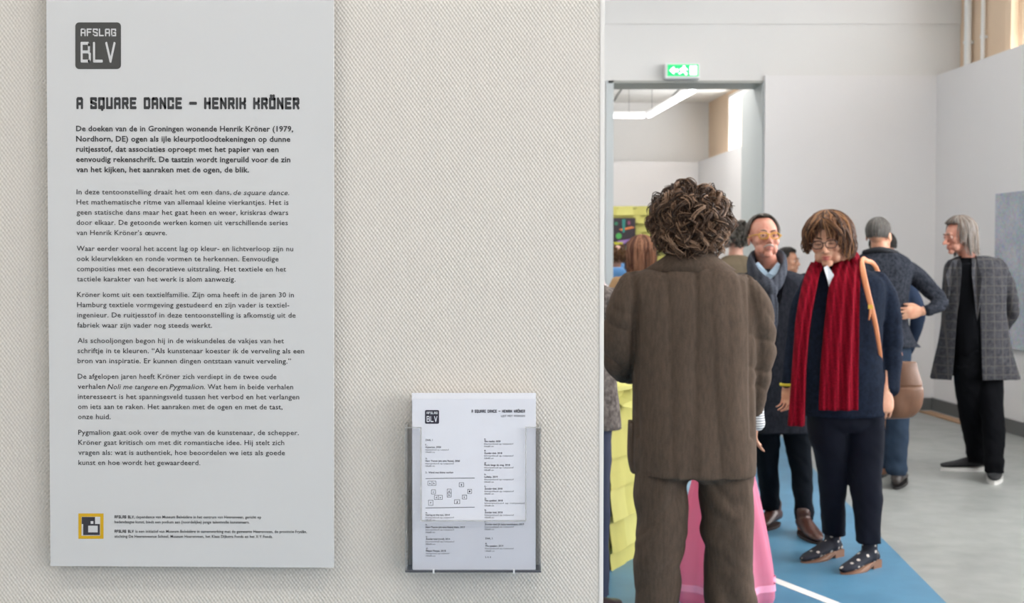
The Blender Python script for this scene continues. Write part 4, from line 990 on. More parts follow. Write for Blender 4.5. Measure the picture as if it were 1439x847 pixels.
# boots with pale dots
def dots():
    m, N, L, b = node_mat('dotted_suede', .85); tc = N.new('ShaderNodeTexCoord'); mp = N.new('ShaderNodeMapping'); mp.inputs['Scale'].default_value = (26, 26, 30); mp.inputs['Rotation'].default_value = (.3, .4, .5); L.new(tc.outputs['Object'], mp.inputs[0])
    v = N.new('ShaderNodeTexVoronoi'); v.inputs['Scale'].default_value = 1; v.inputs['Randomness'].default_value = .35; L.new(mp.outputs[0], v.inputs['Vector'])
    mx = N.new('ShaderNodeMix'); mx.data_type = 'RGBA'; L.new(math_node(N, L, 'LESS_THAN', v.outputs['Distance'], .26), mx.inputs['Factor']); mx.inputs['A'].default_value = (*srgb(28, 30, 42), 1); mx.inputs['B'].default_value = (*srgb(206, 196, 188), 1); L.new(mx.outputs['Result'], b.inputs['Base Color']); return m
M_DOT = dots(); M_TANS = mat('tan_heel', srgb(134, 96, 74), .6)
def lf(f, px, py): return fp(px, py) - f.o
for h, t in (((1179, 781), (1127, 792)), ((1231, 796), (1183, 808))):
    o = shoe(f, lf(f, *h), lf(f, *t), w_=.043, h_=.075, mats=M_DOT, sole_m=M_TANS, shaft=.215, heel_h=.034, sole_t=.010, name='ankle_boot')
# scarf: loop round the neck and two long falls
def scarf_mat(name, c1, c2, rib=70):
    m, N, L, b = node_mat(name, .95); b.inputs['Specular IOR Level'].default_value = .08; tc = N.new('ShaderNodeTexCoord'); sp = N.new('ShaderNodeSeparateXYZ'); L.new(tc.outputs['Object'], sp.inputs[0])
    n = N.new('ShaderNodeTexNoise'); n.inputs['Scale'].default_value = 160; n.inputs['Detail'].default_value = 2; L.new(tc.outputs['Object'], n.inputs['Vector'])
    w_ = math_node(N, L, 'SINE', math_node(N, L, 'MULTIPLY_ADD', sp.outputs[0], rib*6.28, math_node(N, L, 'MULTIPLY', sp.outputs[2], 12)))
    h = math_node(N, L, 'ADD', math_node(N, L, 'MULTIPLY', w_, .3), math_node(N, L, 'MULTIPLY_ADD', n.outputs[0], 2, -.5))
    mx = N.new('ShaderNodeMix'); mx.data_type = 'RGBA'; mx.clamp_factor = True; L.new(h, mx.inputs['Factor']); mx.inputs['A'].default_value = (*c1, 1); mx.inputs['B'].default_value = (*c2, 1); L.new(mx.outputs['Result'], b.inputs['Base Color'])
    bp = N.new('ShaderNodeBump'); bp.inputs['Strength'].default_value = .6; bp.inputs['Distance'].default_value = .002; L.new(h, bp.inputs['Height']); L.new(bp.outputs[0], b.inputs['Normal']); return m
M_RED = scarf_mat('red_knit', srgb(92, 8, 22), srgb(142, 18, 38), 45)
def sheet_fall(bm, rows, f, pleats=3, amp=.014, th=.012, n=26):
    """rows (py, px0, px1, dy)"""
    rings = []
    for py, a, b, dy in smoothpath(rows, 5):
        top = []; bot = []
        for i in range(n):
            t = i/(n-1); p = Vector(f.j(a + (b-a)*t, py, dy)); q = amp*math.sin(t*pleats*2*PI + py*.006) + amp*.5*math.sin(t*pleats*4.3+1)
            top.append(p + Vector((0, -th/2 + q - .02*math.sin(t*PI), 0))); bot.append(p + Vector((0, th/2 + q - .02*math.sin(t*PI), 0)))
        rings.append(top + bot[::-1])
    ringloft(bm, rings)
bm = bmesh.new()
sheet_fall(bm, [(362, 1178, 1209, .02), (378, 1170, 1209, -.08), (400, 1166, 1208, -.15), (440, 1161, 1207, -.185), (500, 1155, 1206, -.20), (545, 1152, 1205.5, -.205), (576, 1151, 1205, -.205)], f, 3.2, .010)
sheet_fall(bm, [(368, 1141, 1156, .0), (385, 1133, 1152, -.09), (410, 1126, 1147, -.15), (450, 1119, 1140, -.18), (500, 1115, 1135, -.19), (550, 1111, 1133, -.19), (598, 1107, 1132, -.18)], f, 1.6, .014)
tube(bm, [(*f.j(1150, 374, -.05), .02, .035), (*f.j(1153, 366, .03), .02, .035), (*f.j(1175, 359, .11), .022, .036), (*f.j(1200, 362, .06), .022, .036), (*f.j(1200, 372, -.03), .025, .04)], n=14, k=6, ref=(0, 0, 1))
obj('scarf', bm, M_RED, f.root, True)['label'] = 'long red knitted scarf'
# shirt collar
bm = bmesh.new(); poly(bm, [f.j(1158, 376, -.135), f.j(1163, 373, -.11), f.j(1172, 386, -.13), f.j(1167, 412, -.150), f.j(1164, 396, -.145)], (0, .012, 0)); o = obj('shirt_collar', bm, mat('grey_white_shirt', srgb(196, 200, 206), .8), f.root); o['label'] = 'pale grey shirt collar'
M_GOLD = mat('gold_bracelet', srgb(196, 160, 70), .3, metal=.8); M_YBR = mat('yellow_bracelet', srgb(206, 190, 40), .5)
for c, m, d in (((1248, 549, -.045), M_GOLD, (-.22, -.25, -1)), ((1107, 540, -.022), M_YBR, (0, 0, -1))):
    bm = bmesh.new(); q = Vector(d).normalized(); u = q.orthogonal().normalized(); v = q.cross(u); C = Vector(f.j(*c)); rr_ = .036
    tube(bm, [(*(C + u*rr_*math.cos(i*PI/10) + v*rr_*math.sin(i*PI/10)), .004 if m is M_GOLD else .007, .004) for i in range(21)], n=8, k=1); obj('bracelet', bm, m, f.root, True)
# shoulder bag with strap
M_BAG = mat('brown_leather', srgb(112, 74, 50), .5, noise_amt=.3, nscale=9, bump=.3, bscale=40); M_STRAP = mat('tan_leather_strap', srgb(196, 124, 80), .5)
p0 = Vector(f.o) + Vector(f.j(1272, 588, .22)); bag = empty('shoulder_bag', p0, 'brown leather shoulder bag hanging behind the red-scarfed visitor’s arm', 'bag')
def bl(q, dy=.22): return Vector(f.o) + Vector(f.j(q[0], q[1], dy)) - p0
bm = bmesh.new(); R_ = []
for py, a, b, hd in ((588, 1244, 1272, .035), (584, 1238, 1282, .06), (572, 1238, 1294, .075), (552, 1240, 1297, .075), (532, 1243, 1293, .065), (515, 1247, 1289, .05), (508, 1249, 1288, .045)):
    A, B = bl((a, py)), bl((b, py)); R_.append((A.z, (A.x+B.x)/2, 0, abs(B.x-A.x)/2, hd))
hrings(bm, R_[::-1] if R_[0][0] > R_[-1][0] else R_, pw=2.6); me = remesh(bm, .006, 2)
displace(me, lambda c, n: .006*nz(c.x*14, c.y*14, c.z*8) - .006*max(0, 1-abs(c.z-.165)/.008)*(1)); o = link('bag_body', me, M_BAG, bag, True)
bm = bmesh.new(); tube(bm, [(*bl((1240, 540), .10), .010, .003), (*bl((1238, 512), -.02), .010, .003), (*bl((1236, 490), -.125), .010, .003), (*bl((1229, 450), -.165), .012, .003), (*bl((1219, 410), -.155), .014, .003), (*bl((1213, 382), -.13), .014, .003), (*bl((1212, 366), -.05), .0125, .003), (*bl((1217, 366), .03), .0125, .003), (*bl((1235, 385), .14), .011, .003), (*bl((1266, 500), .17), .010, .003)], n=8, k=6, ref=(0, -1, 0)); obj('strap', bm, M_STRAP, bag, True)
bm = bmesh.new(); poly(bm, [bl((1220, 428), -.18), bl((1227, 428), -.18), bl((1227, 434), -.18), bl((1220, 434), -.18)], (0, .006, 0)); obj('buckle', bm, M_GOLD, bag)
bm = bmesh.new(); tube(bm, [(*bl((1223, 434), -.178), .005, .003), (*bl((1222, 444), -.176), .005, .003), (*bl((1221, 449), -.175), .004, .003)], n=8, k=2); obj('strap_end', bm, M_STRAP, bag, True)

# ================================================================== person 3: man with yellow glasses and grey scarf
M_COAT = weave('charcoal_coat', srgb(32, 34, 41), srgb(50, 52, 60), 70, 40, rough=.95); M_BLKT = mat('black_trousers', srgb(15, 20, 27), .9, spec=.12, noise_amt=.2, nscale=8)
f = Fig('person with yellow-rimmed glasses and grey knotted scarf over a dark coat', 1093, 6.84)
HG = hair_mats('dark_grey_short', (66, 60, 56), (92, 86, 80), (120, 112, 106))
hc = f.j(1073, 334, -.06); hR = Rot(.10, -.12, 0); HK = 1.02
bm = bmesh.new(); head_shape(bm, hc, hR, HK, nose=1.05, jaw=1.0)
tube(bm, [(*f.j(1074, 350, -.03), .052, .055), (*f.j(1078, 368, .0), .056, .056), (*f.j(1083, 390, .02), .075, .065)], n=18, k=3)
hrings(bm, f.rings([(386, 1058, 1112, .07), (400, 1045, 1130, .09), (500, 1050, 1128, .09), (580, 1060, 1128, .08), (600, 1068, 1124, .06)]))
for th, sh, el, wr, d in ((1, (1042, 400, 0), (1035, 472, .04), (1046, 535, -.08), (.1, -.3, -1)), (-1, (1130, 400, 0), (1138, 472, .04), (1128, 538, -.06), (-.1, -.3, -1))):
    tube(bm, f.t([(*sh, .048, .048), (*el, .038, .038), (*wr, .028, .026)]), n=12, k=4); hand(bm, f.j(*wr), d, (0, -1, 0), .5, 1, th)
for b in (((1078, 600, .02), (1080, 660, .10), (1084, 722, .22)), ((1122, 600, 0), (1126, 660, .0), (1129, 740, .03))):
    tube(bm, f.t([(*b[0], .07, .07), (*b[1], .05, .05), (*b[2], .036, .04)]), n=12, k=4)
me = remesh(bm, .0045, 3); body = f.add('body', me, SK_RED); face_bits(f, body, hc, hR, HK, HG[1], lips=M_LIPD)
glasses(f, hc, hR, HK, mat('yellow_glasses_frame', srgb(206, 156, 40), .35), rim=.0026, w_=.025, h_=.015)
flow_hair(f, hc, hR, HK, (.083, .100, .093), 420, lambda az: .55 + 1.0*min(1, max(0, (abs(az)-1.15)/.35)), lambda az: .022 if abs(az) > 1.3 else 0, HG, r0=.0035, thick=.010, wave=.004, seed=11, curl_in=.3)
bm = bmesh.new(); T = lambda p: Vector(hc) + hR @ (Vector(p)*HK)
tube(bm, [(*T((x, y, z)), r, r*.8) for x, y, z, r in ((-.026, -.088, -.060, .003), (-.014, -.099, -.053, .005), (0, -.103, -.051, .0055), (.014, -.099, -.053, .005), (.026, -.088, -.060, .003))], n=8, k=3); o = obj('moustache', bm, mat('grey_moustache', srgb(186, 166, 156), .8), f.root, True)
def gk(bm):
    hrings(bm, f.rings([(378, 1062, 1104, .065), (383, 1048, 1120, .085), (390, 1034, 1134, .105), (402, 1026, 1142, .12), (430, 1028, 1141, .13), (500, 1034, 1140, .135), (560, 1042, 1141, .14), (606, 1046, 1142, .145)]), pw=2.5)
    tube(bm, f.t([(1041, 396, 0, .055, .064), (1032, 435, 0, .060, .064), (1033, 475, .04, .056, .06), (1040, 510, .0, .048, .05), (1046, 538, -.08, .042, .044)]), n=18, k=5)
    tube(bm, f.t([(1131, 396, 0, .055, .064), (1139, 435, 0, .060, .064), (1138, 475, .04, .056, .06), (1133, 510, .0, .048, .05), (1128, 540, -.06, .042, .044)]), n=18, k=5)
garment(f, 'overcoat', [gk], .008, 2, folds(.009, 5, 2.5, 0, 12), M_COAT)
for s, x0, x1 in ((-1, 1064, 1046), (1, 1104, 1122)):     # lapels
    bm = bmesh.new(); poly(bm, [f.j(x0, 386, -.125), f.j(x1, 402, -.145), f.j(x1 - s*3, 430, -.160), f.j(1086 + s*4, 500, -.170), f.j(1086 + s*8, 440, -.165)], (0, .012, 0)); obj('lapel', bm, M_COAT, f.root)
garment(f, 'trousers', [lambda bm: (hrings(bm, f.rings([(560, 1050, 1136, .12), (590, 1052, 1138, .12), (606, 1062, 1130, .10)])), hrings(bm, f.rings([(590, 1056, 1096, .09), (650, 1063, 1094, .076, .08), (700, 1068, 1096, .068, .18), (715, 1068, 1097, .068, .21)])), hrings(bm, f.rings([(590, 1096, 1140, .09), (650, 1109, 1141, .074), (700, 1115, 1142, .066), (731, 1117, 1143, .066)])))], .008, 2, both(folds(.008, 6, 9, .8, 30), lambda c, n: .005*math.sin(c.z*60)*max(0, .35-c.z)*3), M_BLKT)
M_BRN = mat('brown_shoe_leather', srgb(74, 42, 34), .35, noise_amt=.3, nscale=12)
for h, t in (((1094, 737), (1063, 748)), ((1124, 748), (1151, 766))):
    shoe(f, lf(f, *h), lf(f, *t), w_=.048, h_=.082, mats=M_BRN, sole_m=mat('dark_sole', srgb(44, 26, 22), .6), shaft=.13)
M_GSC = scarf_mat('grey_wool_scarf', srgb(52, 55, 63), srgb(84, 87, 96), 30)
bm = bmesh.new()
tube(bm, [(*f.j(1076, 402, -.19), .022, .045), (*f.j(1062, 388, -.145), .022, .050), (*f.j(1055, 372, -.06), .022, .052), (*f.j(1062, 362, .07), .02, .048), (*f.j(1094, 362, .07), .02, .048), (*f.j(1101, 374, -.05), .022, .052), (*f.j(1096, 392, -.15), .022, .050), (*f.j(1082, 406, -.195), .022, .045)], n=16, k=6, ref=(0, -.3, 1))
tube(bm, [(*f.j(1074, 394, -.18), .030, .028), (*f.j(1079, 402, -.215), .036, .032), (*f.j(1086, 411, -.195), .030, .026)], n=14, k=4)
sheet_fall(bm, [(404, 1072, 1088, -.20), (425, 1077, 1093, -.205), (445, 1081, 1093, -.20), (470, 1080, 1091, -.19)], f, 1.3, .008)
o = f.add('scarf', remesh(bm, .006, 2), M_GSC); o['label'] = 'grey knotted wool scarf'
bm = bmesh.new(); CS = mat('pale_blue_shirt', srgb(176, 200, 220), .8)
poly(bm, [f.j(1062, 370, -.09), f.j(1066, 368, -.075), f.j(1080, 384, -.125), f.j(1070, 388, -.13)], (0, .01, 0)); poly(bm, [f.j(1093, 368, -.075), f.j(1097, 372, -.08), f.j(1090, 388, -.13), f.j(1080, 384, -.125)], (0, .01, 0)); poly(bm, [f.j(1070, 384, -.12), f.j(1091, 384, -.12), f.j(1088, 402, -.14), f.j(1074, 402, -.14)], (0, .01, 0))
obj('shirt_collar', bm, CS, f.root)['label'] = 'pale blue shirt collar'

# ================================================================== person 4: grey long hair, checked coat, profile
M_PLAID = weave('checked_coat_cloth', srgb(44, 45, 50), srgb(72, 72, 76), 50, 40, plaid=(srgb(88, 83, 80), .06, .14))
M_BLKK = mat('black_knit', srgb(13, 14, 18), .9, noise_amt=.2, nscale=20, spec=.1)
f = Fig('person in profile with long grey hair, checked grey coat and black sneakers', 1375, 8.6)
HGR = hair_mats('long_grey', (96, 88, 84), (128, 120, 114), (150, 142, 136), (112, 94, 80), (84, 74, 70))
hc = f.j(1348, 331, -.02); hR = Rot(-1.38, .16, 0); HK = 1.02
bm = bmesh.new(); head_shape(bm, hc, hR, HK, nose=1.06, ears=False)
tube(bm, [(*f.j(1352, 346, .0), .052, .058), (*f.j(1360, 360, .0), .054, .058), (*f.j(1366, 376, .0), .08, .075)], n=18, k=3)
hrings(bm, f.rings([(368, 1343, 1395, .09), (385, 1336, 1405, .10), (450, 1340, 1398, .10), (500, 1350, 1395, .08), (525, 1358, 1390, .05)]))
for sh, el, wr, d, ac, th in (((1404, 378, .03), (1420, 438, .10), (1395, 468, .22), (-1, .25, -.2), (0, 0, 1), 1), ((1340, 378, -.02), (1338, 440, .0), (1352, 470, .2), (1, .4, -.1), (0, 0, 1), -1)):
    tube(bm, f.t([(*sh, .048, .048), (*el, .038, .038), (*wr, .028, .026)]), n=12, k=4); hand(bm, f.j(*wr), d, ac, .5, 1, th)
for b in (((1362, 540, .02), (1370, 600, .14), (1376, 645, .26)), ((1392, 540, 0), (1398, 600, -.06), (1398, 660, -.12))):
    tube(bm, f.t([(*b[0], .065, .07), (*b[1], .05, .05), (*b[2], .036, .038)]), n=12, k=4)
me = remesh(bm, .005, 3); body = f.add('body', me, SK_RED); face_bits(f, body, hc, hR, HK, HGR[0], lips=M_LIPD)
flow_hair(f, hc, hR, HK, (.084, .108, .096), 560, lambda az: .74 + 1.0*min(1, max(0, (abs(az)-1.0)/.45)), lambda az: .012 if abs(az) < 1.1 else (.10 if abs(az) < 1.5 else .145), HGR, r0=.0048, thick=.012, wave=.008, seed=21, curl_in=-.25)
def sw(bm):
    hrings(bm, f.rings([(362, 1350, 1386, .068), (368, 1340, 1398, .085), (378, 1334, 1405, .10), (450, 1336, 1402, .12), (480, 1338, 1402, .12), (500, 1342, 1400, .11)]), pw=2.4)
garment(f, 'sweater', [sw], .009, 2, folds(.004), M_BLKK)
def lc(bm):
    hrings(bm, f.rings([(359, 1350, 1388, .075, .01), (364, 1336, 1402, .09, .01), (373, 1328, 1414, .115, .01), (395, 1326, 1414, .135, .01), (450, 1324, 1414, .145, .01), (490, 1318, 1420, .155, .01), (532, 1309, 1432, .165, .01)]), pw=2.5)
    tube(bm, f.t([(1402, 373, .03, .056, .064), (1414, 400, .06, .062, .066), (1421, 436, .10, .060, .062), (1410, 456, .18, .052, .054), (1394, 468, .24, .046, .048)]), n=18, k=5)
    tube(bm, f.t([(1340, 372, -.01, .05, .06), (1335, 400, .0, .055, .06), (1336, 440, .02, .052, .056), (1350, 468, .18, .046, .048)]), n=18, k=5)
el = f.j(1421, 436, .10)
zt, zb = f.j(1350, 362)[2], f.j(1350, 533)[2]
xL = f.j(1333, 400)[0]; xR = f.j(1369, 400)[0]
garment(f, 'checked_coat', [lc], .008, 2, both(folds(.009, 6, 2, 0, 41), sleeve_folds(el, .008, .18, 9, 30)), M_PLAID, None, ((xL-.0, xR+.02), (f.j(1337, 400)[0], f.j(1368, 400)[0]), zb, zt) if 0 else ((f.j(1330, 400)[0], f.j(1345, 400)[0]), (f.j(1371, 400)[0], f.j(1366, 400)[0]), zb, zt, (0, -1), .03))
for pts in ([(1346, 364, -.085), (1339, 366, -.10), (1329, 385, -.13), (1333, 405, -.15), (1331, 440, -.155), (1336, 405, -.155), (1342, 380, -.135)], [(1366, 362, -.085), (1372, 364, -.09), (1385, 380, -.13), (1380, 392, -.145), (1384, 398, -.145), (1373, 450, -.155), (1370, 420, -.155), (1366, 385, -.13)]):
    bm = bmesh.new(); poly(bm, [f.j(*p) for p in pts], (0, .012, 0)); obj('lapel', bm, M_PLAID, f.root)
garment(f, 'trousers', [lambda bm: (hrings(bm, f.rings([(485, 1342, 1404, .115), (515, 1340, 1406, .12), (528, 1344, 1406, .10)])), hrings(bm, f.rings([(515, 1340, 1380, .10, -.01), (560, 1344, 1384, .085, .05), (600, 1352, 1387, .078, .14), (640, 1359, 1387, .070, .24), (650, 1360, 1388, .070, .26)])), hrings(bm, f.rings([(515, 1370, 1408, .10), (560, 1376, 1409, .09, -.03), (600, 1381, 1411, .08, -.06), (655, 1384, 1410, .072, -.11), (664, 1384, 1410, .072, -.12)])))], .008, 2, both(folds(.007, 6, 8, .8, 50), lambda c, n: .005*math.sin(c.z*60)*max(0, .4-c.z)*2.5), M_BLKK)
M_SNK = mat('black_canvas', srgb(30, 31, 34), .7); M_SNS = mat('white_rubber', srgb(222, 220, 216), .6)
shoe(f, lf(f, 1386, 661), lf(f, 1322, 661), w_=.048, h_=.080, mats=M_SNK, sole_m=M_SNS, sole_t=.026, heel_h=.004)
shoe(f, lf(f, 1399, 666), lf(f, 1397, 681.5), w_=.050, h_=.080, mats=M_SNK, sole_m=M_SNS, sole_t=.026, heel_h=.004)

# ================================================================== person 5: grey crew cut, dark speckled jacket, hand on hip
M_SPK = weave('speckled_navy_jacket', srgb(24, 27, 34), srgb(58, 61, 70), 60, 50, rough=.95, base_n=6); M_JEAN = mat('blue_jeans', srgb(44, 58, 76), .85, spec=.15, noise_amt=.3, nscale=9, bump=.2, bscale=300)
f = Fig('person with grey crew cut and dark speckled jacket, hand on hip, back turned', 1242, 8.25)
HC = hair_mats('grey_crop', (70, 66, 62), (94, 89, 85), (120, 116, 112))
hc = f.j(1235, 330, .0); hR = Rot(PI - .62, .02, 0); HK = 1.0
bm = bmesh.new(); head_shape(bm, hc, hR, HK)
tube(bm, [(*f.j(1236, 342, .0), .055, .058), (*f.j(1237, 356, .0), .06, .062), (*f.j(1238, 372, .0), .09, .08)], n=18, k=3)
hrings(bm, f.rings([(366, 1212, 1264, .08), (385, 1204, 1270, .10), (450, 1210, 1266, .11), (490, 1214, 1268, .11)]))
for sh, el, wr, d, ac, th in (((1270, 378, 0), (1322, 426, -.08), (1297, 437, -.13), (-1, -.1, -.12), (0, 0, 1), 1), ((1208, 378, 0), (1196, 440, .04), (1204, 480, -.05), (.1, -.3, -1), (0, -1, 0), 1)):
    tube(bm, f.t([(*sh, .036, .036), ((sh[0]+el[0])/2+(3 if sh[0] > 1240 else 0), (sh[1]+el[1])/2-(7 if sh[0] > 1240 else 0), (sh[2]+el[2])/2, .032, .032), (*el, .034, .034), (*wr, .030, .028)]), n=12, k=1); hand(bm, f.j(*wr), d, ac, .3, 1.02, th)
for b in (((1228, 500, 0), (1235, 580, 0), (1240, 660, .1)), ((1256, 500, 0), (1260, 580, -.02), (1260, 668, -.02))):
    tube(bm, f.t([(*b[0], .065, .07), (*b[1], .05, .05), (*b[2], .036, .038)]), n=12, k=4)
me = remesh(bm, .006, 3); body = f.add('body', me, SK_WARM); face_bits(f, body, hc, hR, HK, HC[0])
flow_hair(f, hc, hR, HK, (.0775, .0965, .0885), 700, lambda az: .75 + 1.3*min(1, max(0, (abs(az)-.8)/.6)), lambda az: 0, HC, r0=.0026, thick=.003, wave=.002, seed=31)
bm = bmesh.new(); T = lambda p: Vector(hc) + hR @ (Vector(p)*HK)     # beard
for i in range(160):
    rn2 = random.Random(i); a = rn2.uniform(-1, 1); p = T((a*.055, -.085+abs(a)**1.6*.07, -.085 + rn2.uniform(-.02, .012) + abs(a)*.03)); q = p + Vector((0, 0, -.012)) + hR @ Vector((a*.006, -.006, 0)); tube(bm, [(*p, .0045, .0045), (*q, .002, .002)], n=5, k=1)
obj('beard', bm, HC[1], body, True)
def sp(bm):
    hrings(bm, f.rings([(352, 1222, 1256, .070), (356, 1212, 1266, .085), (364, 1200, 1278, .105), (376, 1195, 1283, .12), (410, 1197, 1276, .13), (450, 1201, 1276, .135), (475, 1200, 1284, .14), (488, 1199, 1294, .145)]), pw=2.5)
    tube(bm, f.t([(1268, 374, 0, .060, .066), (1286, 386, .0, .062, .066), (1308, 408, -.05, .060, .062), (1321, 424, -.08, .056, .056), (1314, 431, -.11, .050, .052), (1304, 436, -.13, .044, .046)]), n=18, k=5)
    tube(bm, f.t([(1210, 374, 0, .056, .064), (1197, 410, .0, .060, .062), (1195, 445, .04, .054, .056), (1203, 478, -.04, .042, .045)]), n=18, k=5)
el = f.j(1318, 424, -.08)
jk_ = garment(f, 'speckled_jacket', [sp], .0075, 2, both(folds(.008, 6, 4, 0, 61), sleeve_folds(el, .010, .2, 5, 34)), M_SPK)
bm = bmesh.new(); tube(bm, [(*f.j(1216, 354, -.05), .022, .016), (*f.j(1236, 350, -.085), .026, .018), (*f.j(1258, 355, -.03), .024, .016), (*f.j(1255, 358, .05), .02, .015), (*f.j(1236, 358, .085), .02, .015), (*f.j(1218, 357, .04), .02, .015), (*f.j(1216, 354, -.05), .022, .016)], n=10, k=4, ref=(0, 0, 1)); obj('collar', bm, mat('dark_ribbed_collar', srgb(32, 33, 38), .9), jk_, True)
garment(f, 'jeans', [lambda bm: (hrings(bm, f.rings([(470, 1206, 1276, .12), (500, 1205, 1279, .125), (530, 1208, 1278, .11)])), hrings(bm, f.rings([(515, 1208, 1244, .10, .03), (570, 1215, 1248, .085, .05), (640, 1224, 1249, .07, .1), (655, 1224, 1250, .07, .1)])), hrings(bm, f.rings([(515, 1240, 1279, .11), (570, 1242, 1278, .09), (630, 1244, 1275, .075, -.02), (668, 1247, 1273, .07, -.02)])))], .008, 2, both(folds(.007, 6, 8, .8, 71), lambda c, n: .006*math.sin(c.z*62)*max(0, .4-c.z)*2.5), M_JEAN)
M_DSH = mat('dark_worn_shoe', srgb(52, 46, 44), .5)
shoe(f, lf(f, 1259, 688), lf(f, 1268, 672), w_=.050, h_=.085, mats=M_DSH, sole_m=M_BLK); shoe(f, lf(f, 1236, 672), lf(f, 1246, 655), w_=.050, h_=.085, mats=M_DSH, sole_m=M_BLK)

# ================================================================== simpler background visitors
def simple(label, px, Y, top, hair, hairlim, drop, skin_m, coat_m, trouser_m, yaw, sw_=.22, hair_k=(.088, .104, .096), seed=1, curly=None, arm=None, nstr=380, wave=.008, pitch=0, extra=None, coat_name='jacket', hem=.80, curl_in=.2, thick=.012):
    f = Fig(label, px, Y); H = 1.5 - (top-365)/f.s() - .015; hc = Vector((0, 0, H - .112)); hR = Rot(yaw, pitch, 0)
    fw = Vector((math.sin(yaw), -math.cos(yaw), 0)); fy = fw.y
    bm = bmesh.new(); head_shape(bm, hc, hR, .98)
    tube(bm, [(0, .0, H-.18, .05, .055), (0, .0, H-.25, .056, .058), (0, .0, H-.32, .08, .075)], n=16, k=3)
    hrings(bm, [(H-.28, 0, 0, .11, .08), (H-.36, 0, 0, sw_-.04, .09), (H-.7, 0, 0, .14, .10), (H-.93, 0, 0, .14, .10)][::1])
    A = arm or [(-1, (-sw_-.03, fy*.03, H-.62), (-sw_+.01, fy*.12, H-.88)), (1, (sw_+.03, fy*.03, H-.62), (sw_-.01, fy*.12, H-.88))]
    for s, el, wr in A:
        tube(bm, [(s*(sw_-.05), 0, H-.35, .034, .034), (*el, .030, .030), (*wr, .028, .026)], n=12, k=4)
        d = (Vector(wr)-Vector(el)).normalized(); hand(bm, wr, d, (0, fy, 0) if abs(d.z) > .5 else (0, 0, 1), .5, 1, s*(1 if fy > 0 else -1))
        tube(bm, [(s*.09, 0, H-.9, .075, .08), (s*.09, fy*.01, H*.28, .05, .052), (s*.09, 0, .09, .035, .038)], n=12, k=4)
    me = remesh(bm, .008, 3); body = f.add('body', me, skin_m); face_bits(f, body, hc, hR, .98, hair[0])
    if curly: curly_hair(f, hc, hR, 1, (.086, .10, .094), curly, hair, seed=seed, length=.07, coil=.010, r=.003, lim=lambda az: 1.9 if abs(az) > 1.2 else .95, region=lambda th, az: th < (2.1 if abs(az) > 1.2 else .95))
    else: flow_hair(f, hc, hR, 1, hair_k, nstr, hairlim, drop, hair, r0=.0052, thick=thick, wave=wave, seed=seed, curl_in=curl_in)
    def cb(bm):
        hrings(bm, [(H-.245, 0, 0, .075, .07), (H-.27, 0, 0, .12, .085), (H-.305, 0, 0, sw_-.035, .105), (H-.36, 0, 0, sw_, .12), (H-.65, 0, 0, sw_-.02, .135), (hem, 0, 0, sw_, .145)], pw=2.5)
        for s, el, wr in A: tube(bm, [(s*(sw_-.04), 0, H-.34, .056, .062), (*((Vector((s*(sw_-.04), 0, H-.34))+Vector(el))/2 + Vector((s*.02, 0, 0))), .060, .062), (*el, .054, .056), (*(Vector(wr)*.93+Vector(el)*.07), .042, .044)], n=16, k=5)
    garment(f, coat_name, [cb], .010, 2, folds(.008, 6, 3, 0, seed), coat_m)
    def tb(bm):
        hrings(bm, [(H-.62 if hem > H-.62 else hem+.1, 0, 0, .165, .12), (H-.86, 0, 0, .175, .12), (H-.94, 0, 0, .16, .10)], pw=2.5)
        for s in (-1, 1): hrings(bm, [(H-.88, s*.085, 0, .085, .11), (H*.3, s*.095, 0, .068, .075), (.10, s*.10, 0, .060, .07)])
    garment(f, 'trousers', [tb], .010, 2, folds(.006, 6, 8, 0, seed+3), trouser_m)
    for s in (-1, 1): shoe(f, Vector((s*.10, 0, 0)) - fw*.07, Vector((s*.12, 0, 0)) + fw*.19, mats=M_BLK, sole_m=M_BLK)
    return f, H
M_DNM = mat('navy_denim_top', srgb(36, 54, 82), .85, noise_amt=.2, nscale=10); M_OLV = mat('olive_jacket', srgb(112, 98, 78), .9, noise_amt=.15, nscale=7); M_TANJ = mat('tan_jacket', srgb(174, 138, 98), .85, noise_amt=.12, nscale=6)
M_PALE = mat('pale_pink_top', srgb(226, 208, 208), .85); M_FUR = weave('mottled_grey_coat', srgb(66, 60, 58), srgb(122, 113, 108), 34, 30, rough=1, bump=.9, base_n=3)
HA = hair_mats('long_auburn', (118, 78, 58), (146, 98, 72), (168, 120, 92), (98, 62, 48)); HL = hair_mats('light_curly', (112, 78, 50), (146, 104, 68), (92, 62, 42)); HK5 = hair_mats('salt_pepper', (72, 68, 62), (104, 98, 90), (136, 128, 120), (54, 50, 46)); HD = hair_mats('black_crop', (34, 30, 28), (50, 44, 40))
long_lim = lambda az: .85 + .9*min(1, max(0, (abs(az)-.5)/.7))
short_lim = lambda az: .75 + 1.0*min(1, max(0, (abs(az)-.9)/.5))
simple('person in a navy denim top mostly hidden behind the crew-cut visitor', 1240, 9.35, 325, HD, short_lim, lambda az: 0, SK_WARM, M_DNM, M_BLKT, PI, .20, seed=81, hem=.72, arm=[(-1, (-.22, .0, 1.05), (-.20, .12, .80)), (1, (.26, -.02, 1.06), (.22, .08, .80))])
simple('person with long straight auburn hair and tan jacket, back turned', 901, 9.8, 333, HA, long_lim, lambda az: .16 if abs(az) > .6 else .05, SK_PALE, M_TANJ, M_BLKT, PI+.15, .22, (.098, .112, .10), seed=82, nstr=520, curl_in=.1, thick=.02)
fb, Hb = simple('person with light brown curls, dark blue jacket and blue rucksack beyond the opening', 868, 13.95, 343, HL, long_lim, lambda az: .05, SK_PALE, M_NAVYT, M_BLKT, PI, .19, (.094, .108, .098), seed=83, curly=500)
